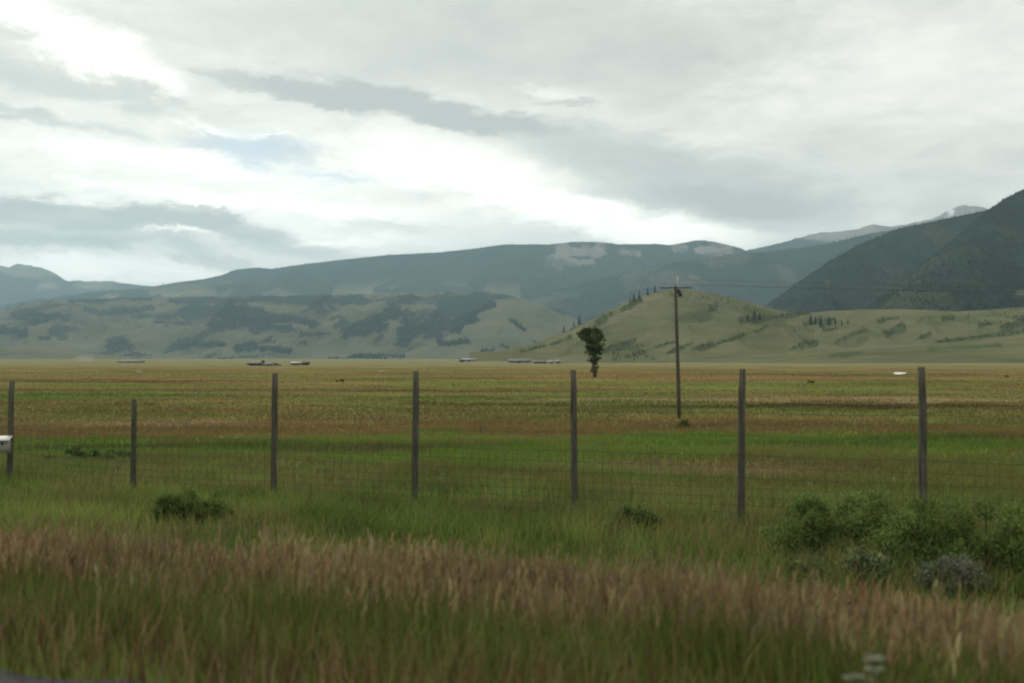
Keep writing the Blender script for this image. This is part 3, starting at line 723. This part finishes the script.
# conifers on the bare hill
def conifer(loc, H, label, seed, group, w=0.30):
    r = np.random.default_rng(seed); t = empty('pine_tree', loc); tag(t, label, 'tree', group)
    m = MB(); m.tube([(0, 0, -1.0), (0, 0, H * 0.5), (0, 0, H * 0.98)], [H * 0.022, H * 0.014, 0.03], 6); m.build('trunk', BARK, t)
    n = 520; z = H * (0.10 + 0.90 * r.random(n) ** 1.15); k = 1 - (z / H - 0.1) / 0.9
    lob = 0.75 + 0.5 * r.random(n)
    R = H * w * 0.5 * (k ** 0.85 + 0.04) * lob * r.random(n) ** 0.35; a = r.uniform(0, 6.283, n)
    p = np.stack([np.cos(a) * R, np.sin(a) * R, z - R * 0.25], -1)
    o = np.stack([np.cos(a), np.sin(a), -0.35 + 0 * a], -1); s = (H * 0.055 * r.uniform(0.6, 1.3, n))[:, None]
    sd = np.stack([-np.sin(a), np.cos(a), 0 * a], -1)
    V = np.stack([p - o * s, p + sd * s * .6, p + o * s, p - sd * s * .6], 1).reshape(-1, 3)
    c = np.array([[0.028, 0.042, 0.024]]) * np.clip(r.normal(1, .28, (n, 1)), .5, 1.8)
    mesh_obj('crown', V, (np.arange(n) * 4)[:, None] + np.array([[0, 1, 2, 3]]), LEAF, t, cols={'tint': np.repeat(c, 4, 0)})
CON = [(564, 333, 9, 'dark conifer lowest on the bare hill\'s left skyline', None), (574, 327, 8, 'dark conifer beside a larger one, halfway up the hill\'s left skyline', None), (579.5, 324.5, 12, 'larger dark conifer halfway up the hill\'s left skyline', None),
       (630, 304, 8, 'small conifer at the lower end of the skyline clump near the hilltop', None), (634, 302.5, 11, 'bushy conifer in the middle of the skyline clump near the hilltop', None), (639, 299.5, 10, 'conifer at the upper end of the skyline clump near the hilltop', None),
       (648, 295.5, 10, 'single conifer on the skyline just below the hilltop', None), (655, 292.5, 9, 'topmost conifer on the skyline beside the utility pole', None),
       (748, 321, 9, 'shorter conifer of the clump high on the hill right of the pole', None), (754, 320, 13, 'tallest conifer of the clump high on the hill right of the pole', None), (760, 321, 9, 'outer conifer of the clump high on the hill right of the pole', None),
       (811, 325, 13, 'tall conifer starting the row in the hill\'s saddle', None), (815, 324.5, 10, 'second conifer of the row in the hill\'s saddle', None), (821, 327, 14, 'tallest conifer of the row in the hill\'s saddle', None), (829, 325.5, 11, 'broad conifer in the middle of the row in the hill\'s saddle', None),
       (835, 325, 9, 'conifer after the broad one in the row in the hill\'s saddle', None), (842, 325.5, 7, 'small conifer second last of the row in the hill\'s saddle', None), (848, 324.5, 7, 'small conifer ending the row in the hill\'s saddle', None)]
for k, (px_, py_, hp, lab, _) in enumerate(CON):
    p = on_hill('hill_bare_butte', px_, py_)
    conifer(p, hp * 0.8 / F * p.y, lab, 200 + k, 'conifers on the bare hill', 0.50 if k in (4, 9, 14) else 0.40)

# ------------------------------------------------------------------ fence
WOODP = simple_mat('weathered_post_wood', (0.095, 0.090, 0.072), 0.95, 0.62, 9, (4, 4, 0.25), 0.9, spec=0.1)
WOODG = simple_mat('mossy_post_wood', (0.075, 0.082, 0.058), 0.95, 0.4, 9, (3, 3, 0.35), 0.6, spec=0.1)
WIRE = simple_mat('galvanised_wire', (0.06, 0.056, 0.05), 0.9, 0.2, 20, metallic=0.0)
def fence():
    t = empty('wire_fence', gp(574, 17.7)); tag(t, 'woven wire fence on weathered round wooden posts along the field', 'fence')
    ox, oy, oz = t.location
    # top pixel, bottom pixel, distance, width
    spec = [(-150, 384, 24.5, 0.14, 0), (12, 381, 22.2, 0.135, 9, ), (134, 399, 21.0, 0.125, 133), (275.5, 373, 19.9, 0.135, 273), (416, 371.5, 18.95, 0.135, 415), (573.5, 370, 17.7, 0.132, 574.5), (742, 369, 16.6, 0.130, 741), (921.5, 367, 15.6, 0.135, 924), (1128, 364, 14.55, 0.135, 1128)]
    posts = []
    r = random.Random(3)
    for i, (px_, py_, Y, w, pb) in enumerate(spec):
        if i == 0: pb = -150
        x = (pb - CX) / F * Y; top = at(px_, py_, Y)
        z0 = gz1(x, Y)
        b = Vector((x, Y, z0 - 0.3))
        m = MB(); n = 9; pts = []; rad = []
        for k in range(n):
            f = k / (n - 1); pts.append(b.lerp(top, f) - Vector((ox, oy, oz)) + Vector((r.gauss(0, .005), r.gauss(0, .005), 0))); rad.append(w * 0.465 * (1.08 - 0.15 * f) * r.uniform(.95, 1.05))
        rad[-1] *= 0.9
        m.tube(pts, rad, 12)
        o = m.build('post', WOODG if i == 2 else WOODP, t, True)
        if i == 2: o['label'] = 'shorter mossy green post'
        posts.append((x, Y, z0, top))
    # woven wire: line wires from post to post and upright stays between
    m = MB()
    hs = [0.12, 0.24, 0.36, 0.50, 0.65, 0.82, 1.00, 1.20]
    def tri(a, b, rr):
        m.tube([a, b], rr, 3, False)
    for i in range(len(posts) - 1):
        a, b = posts[i], posts[i + 1]
        A = Vector((a[0], a[1] - 0.075, a[2])); B = Vector((b[0], b[1] - 0.075, b[2])); off = Vector((ox, oy, oz))
        segs = 12
        def pt(f, h):
            q = A.lerp(B, f); q.z += h - 0.02 * math.sin(math.pi * f) * (1 if h > 1 else 0.4)
            return q - off
        for h in hs:
            for s in range(segs): tri(pt(s / segs, h), pt((s + 1) / segs, h), 0.0042 if h < 1.15 else 0.005)
        for h in (1.52, 1.9):
            if i in (1, 2) and h > 1.6: continue
            for s in range(segs): tri(pt(s / segs, h), pt((s + 1) / segs, h), 0.0036)
        nst = int((B - A).length / 0.165)
        for k in range(1, nst):
            f = k / nst; tri(pt(f, 0.10), pt(f + r.gauss(0, .0012), 1.20), 0.0036)
    o = m.build('wire_mesh', WIRE, t)
fence()

# nest box on the leftmost post
def nest_box():
    Y = 22.0; c = at(3.5, 445, Y)
    t = empty('nest_box', c, math.radians(14)); tag(t, 'small pale grey wooden nest box with white roof fixed to a post', 'nest box')
    G = simple_mat('grey_box_board', (0.33, 0.31, 0.29), 0.9, 0.25, 14, (1, 1, 4), 0.3); Wt = simple_mat('pale_roof_board', (0.72, 0.72, 0.70), 0.8, 0.1, 10); Dk = simple_mat('dark_hole', (0.012, 0.011, 0.01), 1.0, 0.1)
    b = MB(); b.box(-.115, .115, -.10, .08, -.15, .10); b.build('box', G, t)
    rf = MB()
    vs = [(-.17, -.20, .105), (.16, -.20, .105), (.16, .10, .175), (-.17, .10, .175), (-.17, -.20, .128), (.16, -.20, .128), (.16, .10, .198), (-.17, .10, .198)]
    rf.add(vs, [(0,3,2,1),(4,5,6,7),(0,1,5,4),(1,2,6,5),(2,3,7,6),(3,0,4,7)]); rf.build('roof', Wt, t)
    h = MB(); h.tube([(0, -.098, .03), (0, -.1035, .03)], .028, 14); h.build('entrance_hole', Dk, t)
    bk = MB(); bk.box(.03, .13, .082, .10, -.2, .1); bk.build('bracket', G, t)
nest_box()

# ------------------------------------------------------------------ utility pole and its wires
def pole():
    Y = on_ground(679.5, 419.5).y; x = (679.5 - CX) / F * Y; z = gz1(x, Y); top = at(675.4, 286, Y)
    t = empty('utility_pole', (x, Y, z)); tag(t, 'tall thin wooden utility pole with one crossarm leaning slightly in the field', 'utility pole')
    W = simple_mat('pole_wood', (0.085, 0.078, 0.068), 0.95, 0.35, 5, (3, 3, 0.2), 0.4, spec=0.1)
    off = Vector((x, Y, z)); H = top - off
    m = MB(); m.tube([H * f + Vector((0, 0, -0.5 if f == 0 else 0)) for f in (0, .25, .5, .75, 1.0)], [.125, .115, .105, .095, .085], 12); m.build('pole', W, t, True)
    S_ = Y / F
    a = MB(); c = H * 0.985 + Vector((0, -0.16, 0))
    a.box(c.x - 15 * S_, c.x + 15.5 * S_, c.y - .035, c.y + .035, c.z - .032, c.z + .032); ca = a.build('crossarm', W, t)
    br = MB()
    for s in (-1, 1): br.tube([(c.x + s * 0.6, c.y - .07, c.z - .06), (c.x + s * 0.06, c.y - .02, c.z - .55)], .018, 5)
    br.build('brace', simple_mat('steel_strap', (0.16, 0.16, 0.16), 0.6, 0.1), t)
    I = simple_mat('glazed_insulator', (0.35, 0.36, 0.36), 0.35, 0.1)
    tips = []
    for dx in (-14, 14.3):
        q = MB(); b = Vector((c.x + dx * S_, c.y, c.z + .06)); q.tube([b, b + Vector((0, 0, .06)), b + Vector((0, 0, .07)), b + Vector((0, 0, .15)), b + Vector((0, 0, .17))], [.015, .015, .045, .04, .02], 10); q.build('insulator', I, t); tips.append(b + off + Vector((0, 0, .16)))
    q = MB(); b = H + Vector((0.10, -.12, -0.02)); q.tube([b, b + Vector((0, 0, .30)), b + Vector((0, 0, .31)), b + Vector((0, 0, .42)), b + Vector((0, 0, .56))], [.022, .022, .04, .035, .02], 8); q.build('pin_insulator', simple_mat('white_porcelain', (0.75, 0.75, 0.73), 0.4, 0.05), t)
    tips.append(b + off + Vector((0, 0, .45)))
    tb = MB(); b = H * 0.955 + Vector((0.20, -.05, 0)); tb.tube([b + Vector((-.04, 0, .18)), b + Vector((.0, 0, .02)), b + Vector((.12, 0, -.28))], [.07, .13, .11], 10); tb.build('cutout_switch', simple_mat('dark_switch', (0.05, 0.045, 0.04), 0.7, 0.2), t)
    for i, a0 in enumerate(tips):
        w = MB()
        b0 = a0 + Vector((64, 8, 0.25 + 0.0 * i)); pts = []
        for k in range(25):
            f = k / 24; q = a0.lerp(b0, f); q.z -= 0.9 * 4 * f * (1 - f) * 0.5; pts.append(q)
        w.tube(pts, .0065, 4, False)
        o = w.build('power_line', WIRE)
        tag(o, ['thin power line running off from the crossarm\'s near tip', 'thin power line running off from the crossarm\'s far tip', 'topmost thin power line running off from the pole\'s white pin'][i], 'power line', 'power lines of the utility pole')
pole()

# small wooden stake in the field
def stake():
    p = on_ground(481.5, 434); t = MB(); t.tube([(0, 0, -.1), (0, 0, .22), (0.01, 0, .42)], [.045, .045, .04], 7)
    o = t.build('wooden_stake', WOODP); o.location = p; tag(o, 'short dark wooden stake standing alone in the brown meadow', 'stake')
stake()

# ------------------------------------------------------------------ far buildings
RW = simple_mat('pale_metal_roof', (0.21, 0.21, 0.21), 0.6, 0.08, 2); RG = simple_mat('grey_roof', (0.14, 0.138, 0.135), 0.8, 0.15, 2); RD = simple_mat('dark_roof', (0.07, 0.07, 0.072), 0.9, 0.2, 2)
WG = simple_mat('grey_siding', (0.20, 0.195, 0.19), 0.9, 0.2, 2); WD = simple_mat('dark_siding', (0.06, 0.06, 0.06), 0.9, 0.2, 2); WW = simple_mat('white_siding', (0.27, 0.26, 0.25), 0.8, 0.1, 2)
DKG = simple_mat('dark_pane', (0.03, 0.035, 0.04), 0.3, 0.1)
def shed(name, px_, py_, L, D_, hw, hr, wall, roof, label, cat, rz=0.0):
    p = on_ground(px_, py_); t = empty(name, p, rz); tag(t, label, cat)
    b = MB(); b.box(-L/2, L/2, -D_/2, D_/2, -.4, hw)
    b.add([(-L/2, -D_/2, hw), (-L/2, D_/2, hw), (-L/2, 0, hw + hr * .96)], [(0, 2, 1)]); b.add([(L/2, -D_/2, hw), (L/2, D_/2, hw), (L/2, 0, hw + hr * .96)], [(0, 1, 2)])
    b.build('wall', wall, t)
    r_ = MB(); e = .35; k = hr / (D_ / 2)
    for s in (-1, 1):
        y0 = s * (D_/2 + e); z0 = hw - e * k
        vs = [(-L/2 - e, y0, z0), (L/2 + e, y0, z0), (L/2 + e, 0, hw + hr), (-L/2 - e, 0, hw + hr)]
        vs += [(a, b_, c + .14) for a, b_, c in vs]
        r_.add(vs, [(0,3,2,1),(4,5,6,7),(0,1,5,4),(1,2,6,5),(2,3,7,6),(3,0,4,7)])
    r_.build('roof', roof, t)
    d = MB(); d.box(-L * .12, L * .06, -D_/2 - .06, -D_/2 - .004, 0, hw * .8); d.build('door', wall if wall is WD else DKG, t)
    for q in (-.33, .3):
        w_ = MB(); w_.box(L * q - .5, L * q + .5, -D_/2 - .05, -D_/2 - .004, hw * .35, hw * .75); w_.build('window', DKG, t)
shed('barn', 519.5, 362.9, 17.5, 8, 1.5, 1.3, WG, RG, 'long low barn with a pale grey roof at the foot of the bare hill', 'barn')
shed('shed', 469, 361.5, 15, 9, 1.9, 1.4, WW, RW, 'white shed with a bright pale roof just before the bare hill\'s left end', 'shed', .1)
shed('cabin', 462, 361.9, 5, 5, 1.5, 1.0, WD, RD, 'small dark cabin beside the white shed', 'cabin')
shed('shed', 540, 363.3, 9, 5, 1.0, .8, WD, RG, 'dark low shed between the long barn and the lone tree', 'shed')
shed('shed', 551, 363.4, 4, 4, 1.1, .7, WW, RW, 'tiny white shed next to the dark low shed', 'shed')
shed('shed', 558, 363.4, 3, 4, 1.5, .8, WW, RW, 'tiny white shed nearest to the lone tree', 'shed')
shed('cabin', 256, 365.7, 6.0, 5, 1.1, .9, WD, RG, 'dark cabin with grey roof far out on the valley floor', 'cabin', .2)
shed('cabin', 270, 365.8, 5.0, 4, .8, .7, WG, RG, 'low grey cabin far out on the valley, beside the dark cabin', 'cabin', -.2)
shed('shed', 297, 365.2, 5.5, 4, 1.0, .7, WG, RW, 'pale low shed standing alone on the valley floor', 'shed')
shed('shed', 306, 365.2, 3.0, 3.5, 1.1, .8, WD, RD, 'tiny dark shed at the end of the pale low shed', 'shed')
shed('barn', 131, 362.8, 19, 7, .9, .8, WG, RG, 'long low grey barn farthest out on the hazy valley floor', 'barn')
def bush_far(px_, py_, w, h, lab, sd):
    p = on_ground(px_, py_); shrub('shrub', (p.x, p.y, p.z), w, h, 700, (0.040, 0.052, 0.026), lab, sd, size=0.28, lumps=10)
bush_far(263, 365.6, 4.5, 2.4, 'dark bushy shrub between the two cabins on the valley floor', 301)
bush_far(250, 365.6, 4.0, 1.8, 'dark low shrub at the outer side of the dark cabin', 302)
bush_far(277, 365.7, 4.0, 1.3, 'dark low shrub at the outer side of the low grey cabin', 303)

# bare white alkali flat, pale boulders
def alkali_flat():
    p = on_ground(899.5, 374.6); n = 40; vs = []
    q1 = on_ground(899.5, 373.0); q0 = on_ground(899.5, 375.2)
    cy = (q0.y + q1.y) / 2; ry = (q1.y - q0.y) / 2; rx = 6.5 / F * cy; zc = gz1(p.x, cy) + 0.22
    for k in range(n):
        a = k / n * 6.28318; rr = 1 + 0.12 * math.sin(3 * a + 1) + .06 * math.sin(7 * a)
        yy = cy + math.sin(a) * ry * rr; vs.append((p.x / p.y * yy + math.cos(a) * rx * rr, yy, zc))
    m = simple_mat('white_alkali_crust', (0.62, 0.61, 0.57), 0.9, 0.15, 0.4)
    tag(mesh_obj('land_alkali_flat', vs, [tuple(range(n))], m), kind='structure')
alkali_flat()
def boulder(px_, py_, r_, label, seed):
    p = on_ground(px_, py_); rr = random.Random(seed); vs = []; fs = []; nu, nv = 12, 7
    for j in range(nv + 1):
        for i in range(nu):
            a = i / nu * 6.2832; e = -1.57 + j / nv * 3.1416; k = r_ * rr.uniform(.82, 1.15)
            vs.append((math.cos(a) * math.cos(e) * k * 1.3, math.sin(a) * math.cos(e) * k, math.sin(e) * k * .75 + r_ * .35))
    for j in range(nv):
        for i in range(nu):
            a = j * nu + i; b = j * nu + (i + 1) % nu; fs.append((a, b, b + nu, a + nu))
    o = mesh_obj('boulder', vs, fs, simple_mat('pale_rock', (0.33, 0.30, 0.24), 0.95, 0.25, 3, bump=.4)); o.location = p; tag(o, label, 'boulder')
boulder(139, 373.6, 0.55, 'pale boulder lying in the far meadow above the short post', 1)
boulder(381, 372.6, 0.45, 'small pale boulder in the far meadow between two tall posts', 2)

# white umbels by the road
def umbel(x, y, h, label, seed):
    r = random.Random(seed); z = gz1(x, y); t = empty('white_wildflower', (x, y, z)); tag(t, label, 'wildflower', 'white wildflowers by the road')
    G = simple_mat('flower_stalk', (0.07, 0.10, 0.03), .9, .2, 10); Wm = leaf_mat('white_petals', 0.25)
    st = MB(); st.tube([(0, 0, -.03), (0.01, 0, h * .5), (.03, 0, h * .93)], [.005, .004, .003], 5)
    V = []; Q = []; C = []
    for k in range(11):
        a = r.uniform(0, 6.28); q = math.sqrt(r.random()) * .042; c = Vector((.03 + math.cos(a) * q, math.sin(a) * q, h - q * .25)); st.tube([(.03, 0, h * .93), c - Vector((0, 0, .004))], .0012, 3, False)
        for j in range(12):
            b = r.uniform(0, 6.28); u = r.random() ** .5 * .013; d = c + Vector((math.cos(b) * u, math.sin(b) * u, r.uniform(0, .005))); s = .0042
            i = len(V); V += [(d.x - s, d.y, d.z), (d.x, d.y - s, d.z + .002), (d.x + s, d.y, d.z), (d.x, d.y + s, d.z - .002)]; Q.append((i, i + 1, i + 2, i + 3)); C += [(.74, .74, .68)] * 4
    st.build('stalk', G, t); mesh_obj('flower', V, Q, Wm, t, cols={'tint': np.array(C)})
for i, (px_, py_, Y, lab) in enumerate([(866, 656, 3.5, 'topmost and widest white flower umbel in the roadside grass'), (848, 676, 3.45, 'lowest white flower umbel in the roadside grass'), (866, 668, 3.55, 'middle white flower umbel in the roadside grass')]):
    p = at(px_, py_, Y); umbel(p.x, p.y, max(.12, p.z - gz1(p.x, p.y)), lab, 60 + i)

# dust hanging behind something on the far track
def dust():
    p = on_ground(84, 361.6); V = []; Fs = []; nu, nv = 20, 10; L = 11 / F * p.y; Hh = 6 / F * p.y
    for j in range(nv + 1):
        for i in range(nu):
            a = i / nu * 6.2832; e = -1.57 + j / nv * 3.1416; k = 1 + .2 * math.sin(3 * a + j)
            V.append((p.x + math.cos(a) * math.cos(e) * L * k, p.y + math.sin(a) * math.cos(e) * L * .5 * k, p.z + Hh * .5 + math.sin(e) * Hh * .6 * k))
    for j in range(nv):
        for i in range(nu):
            a = j * nu + i; b = j * nu + (i + 1) % nu; Fs.append((a, b, b + nu, a + nu))
    m, nt, nd, lk = new_mat('dust_in_air'); out = nd.new('ShaderNodeOutputMaterial'); v = nd.new('ShaderNodeVolumePrincipled')
    v.inputs['Color'].default_value = (.9, .88, .84, 1); v.inputs['Density'].default_value = 0.035
    lk.new(v.outputs[0], out.inputs['Volume'])
    tag(mesh_obj('dust', V, Fs, m), 'pale plume of dust drifting low over the far valley floor', 'dust', kind='stuff')
dust()

# ------------------------------------------------------------------ air
def haze():
    b = MB(); b.box(-16000, 16000, -9000, 15600, -6.0, 1750); m, nt, nd, lk = new_mat('valley_air')
    out = nd.new('ShaderNodeOutputMaterial'); v = nd.new('ShaderNodeVolumePrincipled')
    v.inputs['Color'].default_value = (0.58, 0.85, 1.0, 1); v.inputs['Density'].default_value = 5.4e-5; v.inputs['Anisotropy'].default_value = 0.4
    lk.new(v.outputs[0], out.inputs['Volume'])
    tag(b.build('haze', m), 'thin bluish haze filling the whole valley', 'haze', kind='stuff')
haze()

# ------------------------------------------------------------------ sky
SUN_AZ, SUN_EL = math.radians(-24), math.radians(34)
def world():
    w = bpy.data.worlds.new('World'); S.world = w; w.use_nodes = True
    nt = w.node_tree; nd, lk = nt.nodes, nt.links; nd.clear()
    out = nd.new('ShaderNodeOutputWorld'); bg = nd.new('ShaderNodeBackground'); bg.inputs[1].default_value = 0.1
    sky = nd.new('ShaderNodeTexSky'); sky.sky_type = 'NISHITA'; sky.sun_disc = False; sky.dust_density = 0.2; sky.sun_elevation = SUN_EL; sky.sun_rotation = SUN_AZ
    tc = nd.new('ShaderNodeTexCoord'); D = tc.outputs['Generated']
    def mth(op, a, b=None, c=None, clamp=False):
        n = N(nd, 'ShaderNodeMath', operation=op, use_clamp=clamp)
        for i, q in enumerate((a, b, c)):
            if q is None: continue
            if isinstance(q, (int, float)): n.inputs[i].default_value = q
            else: lk.new(q, n.inputs[i])
        return n.outputs[0]
    sp = nd.new('ShaderNodeSeparateXYZ'); lk.new(D, sp.inputs[0]); x, y, z = sp.outputs
    az = mth('ARCTAN2', x, y); el = mth('ARCSINE', z)
    # cloud deck: the direction carried up to a flat layer, so that clouds flatten towards the horizon
    zc = mth('ADD', mth('MAXIMUM', z, 0.0), 0.10)
    cv = nd.new('ShaderNodeCombineXYZ'); lk.new(mth('DIVIDE', x, zc), cv.inputs[0]); lk.new(mth('DIVIDE', y, zc), cv.inputs[1])
    n1 = N(nd, 'ShaderNodeTexNoise', inp={'Scale': 0.9, 'Detail': 9, 'Roughness': 0.58, 'Distortion': 0.4}); lk.new(cv.outputs[0], n1.inputs['Vector'])
    # ragged edges of the cloud banks
    av = nd.new('ShaderNodeCombineXYZ'); lk.new(az, av.inputs[0]); lk.new(el, av.inputs[1])
    mp = nd.new('ShaderNodeMapping'); mp.inputs['Scale'].default_value = (10, 26, 1); lk.new(av.outputs[0], mp.inputs[0])
    n2 = N(nd, 'ShaderNodeTexNoise', inp={'Scale': 1.0, 'Detail': 10, 'Roughness': 0.70, 'Distortion': 0.3}); lk.new(mp.outputs[0], n2.inputs['Vector'])
    sub = N(nd, 'ShaderNodeVectorMath', operation='SUBTRACT'); sub.inputs[1].default_value = (.5, .5, .5); lk.new(n2.outputs['Color'], sub.inputs[0])
    scl = N(nd, 'ShaderNodeVectorMath', operation='MULTIPLY'); scl.inputs[1].default_value = (0.15, 0.055, 0); lk.new(sub.outputs[0], scl.inputs[0])
    add = N(nd, 'ShaderNodeVectorMath', operation='ADD'); lk.new(av.outputs[0], add.inputs[0]); lk.new(scl.outputs[0], add.inputs[1])
    P = add.outputs[0]
    def blob(px, py, rx, ry, rot, lo=0.15):
        a = math.atan((px - CX) / F); e = math.atan((HY - py) / math.hypot(F, px - CX)); k = math.cos(a) / F
        m = nd.new('ShaderNodeMapping'); m.vector_type = 'TEXTURE'
        m.inputs['Location'].default_value = (a, e, 0); m.inputs['Rotation'].default_value = (0, 0, math.radians(-rot)); m.inputs['Scale'].default_value = (rx * k, ry * k, 1)
        lk.new(P, m.inputs[0]); L = N(nd, 'ShaderNodeVectorMath', operation='LENGTH'); lk.new(m.outputs[0], L.inputs[0])
        r = N(nd, 'ShaderNodeMapRange', interpolation_type='SMOOTHSTEP', inp={'From Min': lo, 'From Max': 1.0, 'To Min': 1.0, 'To Max': 0.0}); lk.new(L.outputs['Value'], r.inputs[0])
        return r.outputs[0]
    B = mth('ADD', 0.665, mth('MULTIPLY', mth('SUBTRACT', n1.outputs['Fac'], 0.5), 0.26))
    for px, py, rx, ry, rot, lo, amt in [
        # bright, thin parts of the cloud deck
        (260, 190, 400, 80, 4, 0.2, 0.17), (40, 20, 170, 34, 20, 0.2, 0.34), (110, 62, 150, 14, 22, 0.0, 0.16), (460, 165, 200, 44, 8, 0.2, 0.20), (600, 218, 190, 28, 10, 0.3, 0.30), (700, 232, 100, 16, 8, 0.2, 0.14),
        (90, 266, 260, 22, 0, 0.2, 0.20), (160, 160, 150, 16, 3, 0.0, 0.14), (300, 205, 200, 16, 2, 0.0, 0.16), (120, 185, 120, 10, 2, 0.0, 0.10), (330, 238, 140, 9, 0, 0, 0.14), (900, 85, 240, 60, 0, 0.1, 0.06), (555, 96, 70, 9, 10, 0, 0.10),
        # grey sheets and streaks
        (500, 34, 400, 84, 4, 0.2, -0.15), (70, 84, 230, 24, 8, 0.2, -0.13), (20, 112, 80, 10, 10, 0.1, -0.16), (100, 128, 60, 6, 6, 0.0, -0.10),
        (290, 92, 110, 10, 7, 0.3, -0.22), (400, 106, 150, 17, 7, 0.45, -0.25), (500, 125, 130, 15, 5, 0.3, -0.16), (215, 84, 60, 5, 8, 0.2, -0.14), (570, 107, 44, 5, 0, 0.3, -0.13),
        (660, 172, 240, 44, 10, 0.35, -0.13), (600, 150, 180, 26, 8, 0.2, -0.06), (725, 200, 110, 20, 8, 0.3, -0.10), (860, 190, 260, 44, 0, 0.2, -0.07), (560, 176, 90, 12, 6, 0.2, 0.05), (700, 60, 60, 8, 5, 0.1, -0.06), (820, 186, 40, 8, 0, 0.1, 0.06),
        # the low bank at the left
        (70, 212, 130, 22, 3, 0.45, -0.34), (180, 216, 70, 17, 4, 0.45, -0.28), (235, 228, 90, 14, 6, 0.3, -0.24), (20, 236, 130, 14, 0, 0.3, -0.22), (130, 240, 110, 9, 0, 0.2, -0.12), (30, 200, 60, 10, 0, 0.3, -0.10), (290, 244, 100, 14, 8, 0.2, -0.16), (215, 258, 70, 12, 12, 0.2, -0.20), (60, 252, 60, 4, 0, 0, -0.10), (175, 233, 60, 4, 2, 0.0, 0.22), (215, 205, 40, 5, 4, 0, 0.12),
        (450, 196, 80, 8, 6, 0.1, -0.14), (390, 225, 90, 9, 2, 0.1, -0.10), (520, 214, 60, 6, 4, 0.0, -0.10), (245, 152, 100, 20, 4, 0.1, -0.28), (330, 176, 50, 7, 4, 0.1, -0.13), (210, 133, 60, 5, 3, 0.0, 0.16), (265, 139, 34, 3, -8, 0, 0.18)]:
        B = mth('MULTIPLY_ADD', blob(px, py, rx, ry, rot, lo), amt, B)
    B = mth('ADD', B, mth('MULTIPLY', mth('SUBTRACT', n2.outputs['Fac'], 0.5), 0.34))
    B = mth('MAXIMUM', B, 0.40)
    rm = ramp(nd, [(0.0, (0.24, 0.27, 0.27)), (0.34 / 1.4, (0.355, 0.368, 0.345)), (0.6 / 1.4, (0.56, 0.558, 0.508)), (0.95 / 1.4, (1.09, 1.05, 0.95)), (1.0, (1.37, 1.33, 1.23))])
    lk.new(mth('DIVIDE', B, 1.4), rm.inputs[0])
    sc = N(nd, 'ShaderNodeVectorMath', operation='SCALE'); sc.inputs['Scale'].default_value = 10.0; lk.new(rm.outputs[0], sc.inputs[0])
    # thin gap in the cloud where the sky shows
    gap = mth('MULTIPLY', mth('MAXIMUM', blob(250, 152, 80, 24, 4, 0.2), blob(330, 176, 60, 10, 4, 0.2)), 0.32)
    mx = N(nd, 'ShaderNodeMix', data_type='RGBA'); lk.new(gap, mx.inputs['Factor']); lk.new(sc.outputs[0], mx.inputs['A']); lk.new(sky.outputs[0], mx.inputs['B'])
    lk.new(mx.outputs['Result'], bg.inputs[0]); lk.new(bg.outputs[0], out.inputs[0])
world()

sl = bpy.data.lights.new('sun', 'SUN'); sl.energy = 1.3; sl.angle = math.radians(18); sl.color = (1, 0.95, 0.86)
so = bpy.data.objects.new('sun', sl); COL.objects.link(so); so.location = (0, 0, 50)
sv = Vector((math.sin(SUN_AZ) * math.cos(SUN_EL), math.cos(SUN_AZ) * math.cos(SUN_EL), math.sin(SUN_EL)))
so.rotation_euler = (-sv).to_track_quat('-Z', 'Y').to_euler()

# ------------------------------------------------------------------ camera
cd = bpy.data.cameras.new('camera'); cam = bpy.data.objects.new('camera', cd); COL.objects.link(cam); S.camera = cam
cd.sensor_width = 36; cd.lens = F / 1024 * 36; cd.shift_y = (HY - 341.5) / 1024
cam.location = V0; cam.rotation_euler = (math.pi / 2, 0, 0)
cd.clip_start = 0.1; cd.clip_end = 80000
cd.dof.use_dof = True; cd.dof.focus_distance = 45; cd.dof.aperture_fstop = 1.35

vs = S.view_settings; S.display_settings.display_device = 'sRGB'
vs.view_transform = 'Standard'; vs.look = 'None'; vs.exposure = 0.5; vs.gamma = 1; vs.use_curve_mapping = False
S.render.engine = 'CYCLES'
S.cycles.use_denoising = True
S.cycles.max_bounces = 5; S.cycles.diffuse_bounces = 3; S.cycles.volume_bounces = 0; S.cycles.transparent_max_bounces = 4
S.cycles.filter_width = 2.1
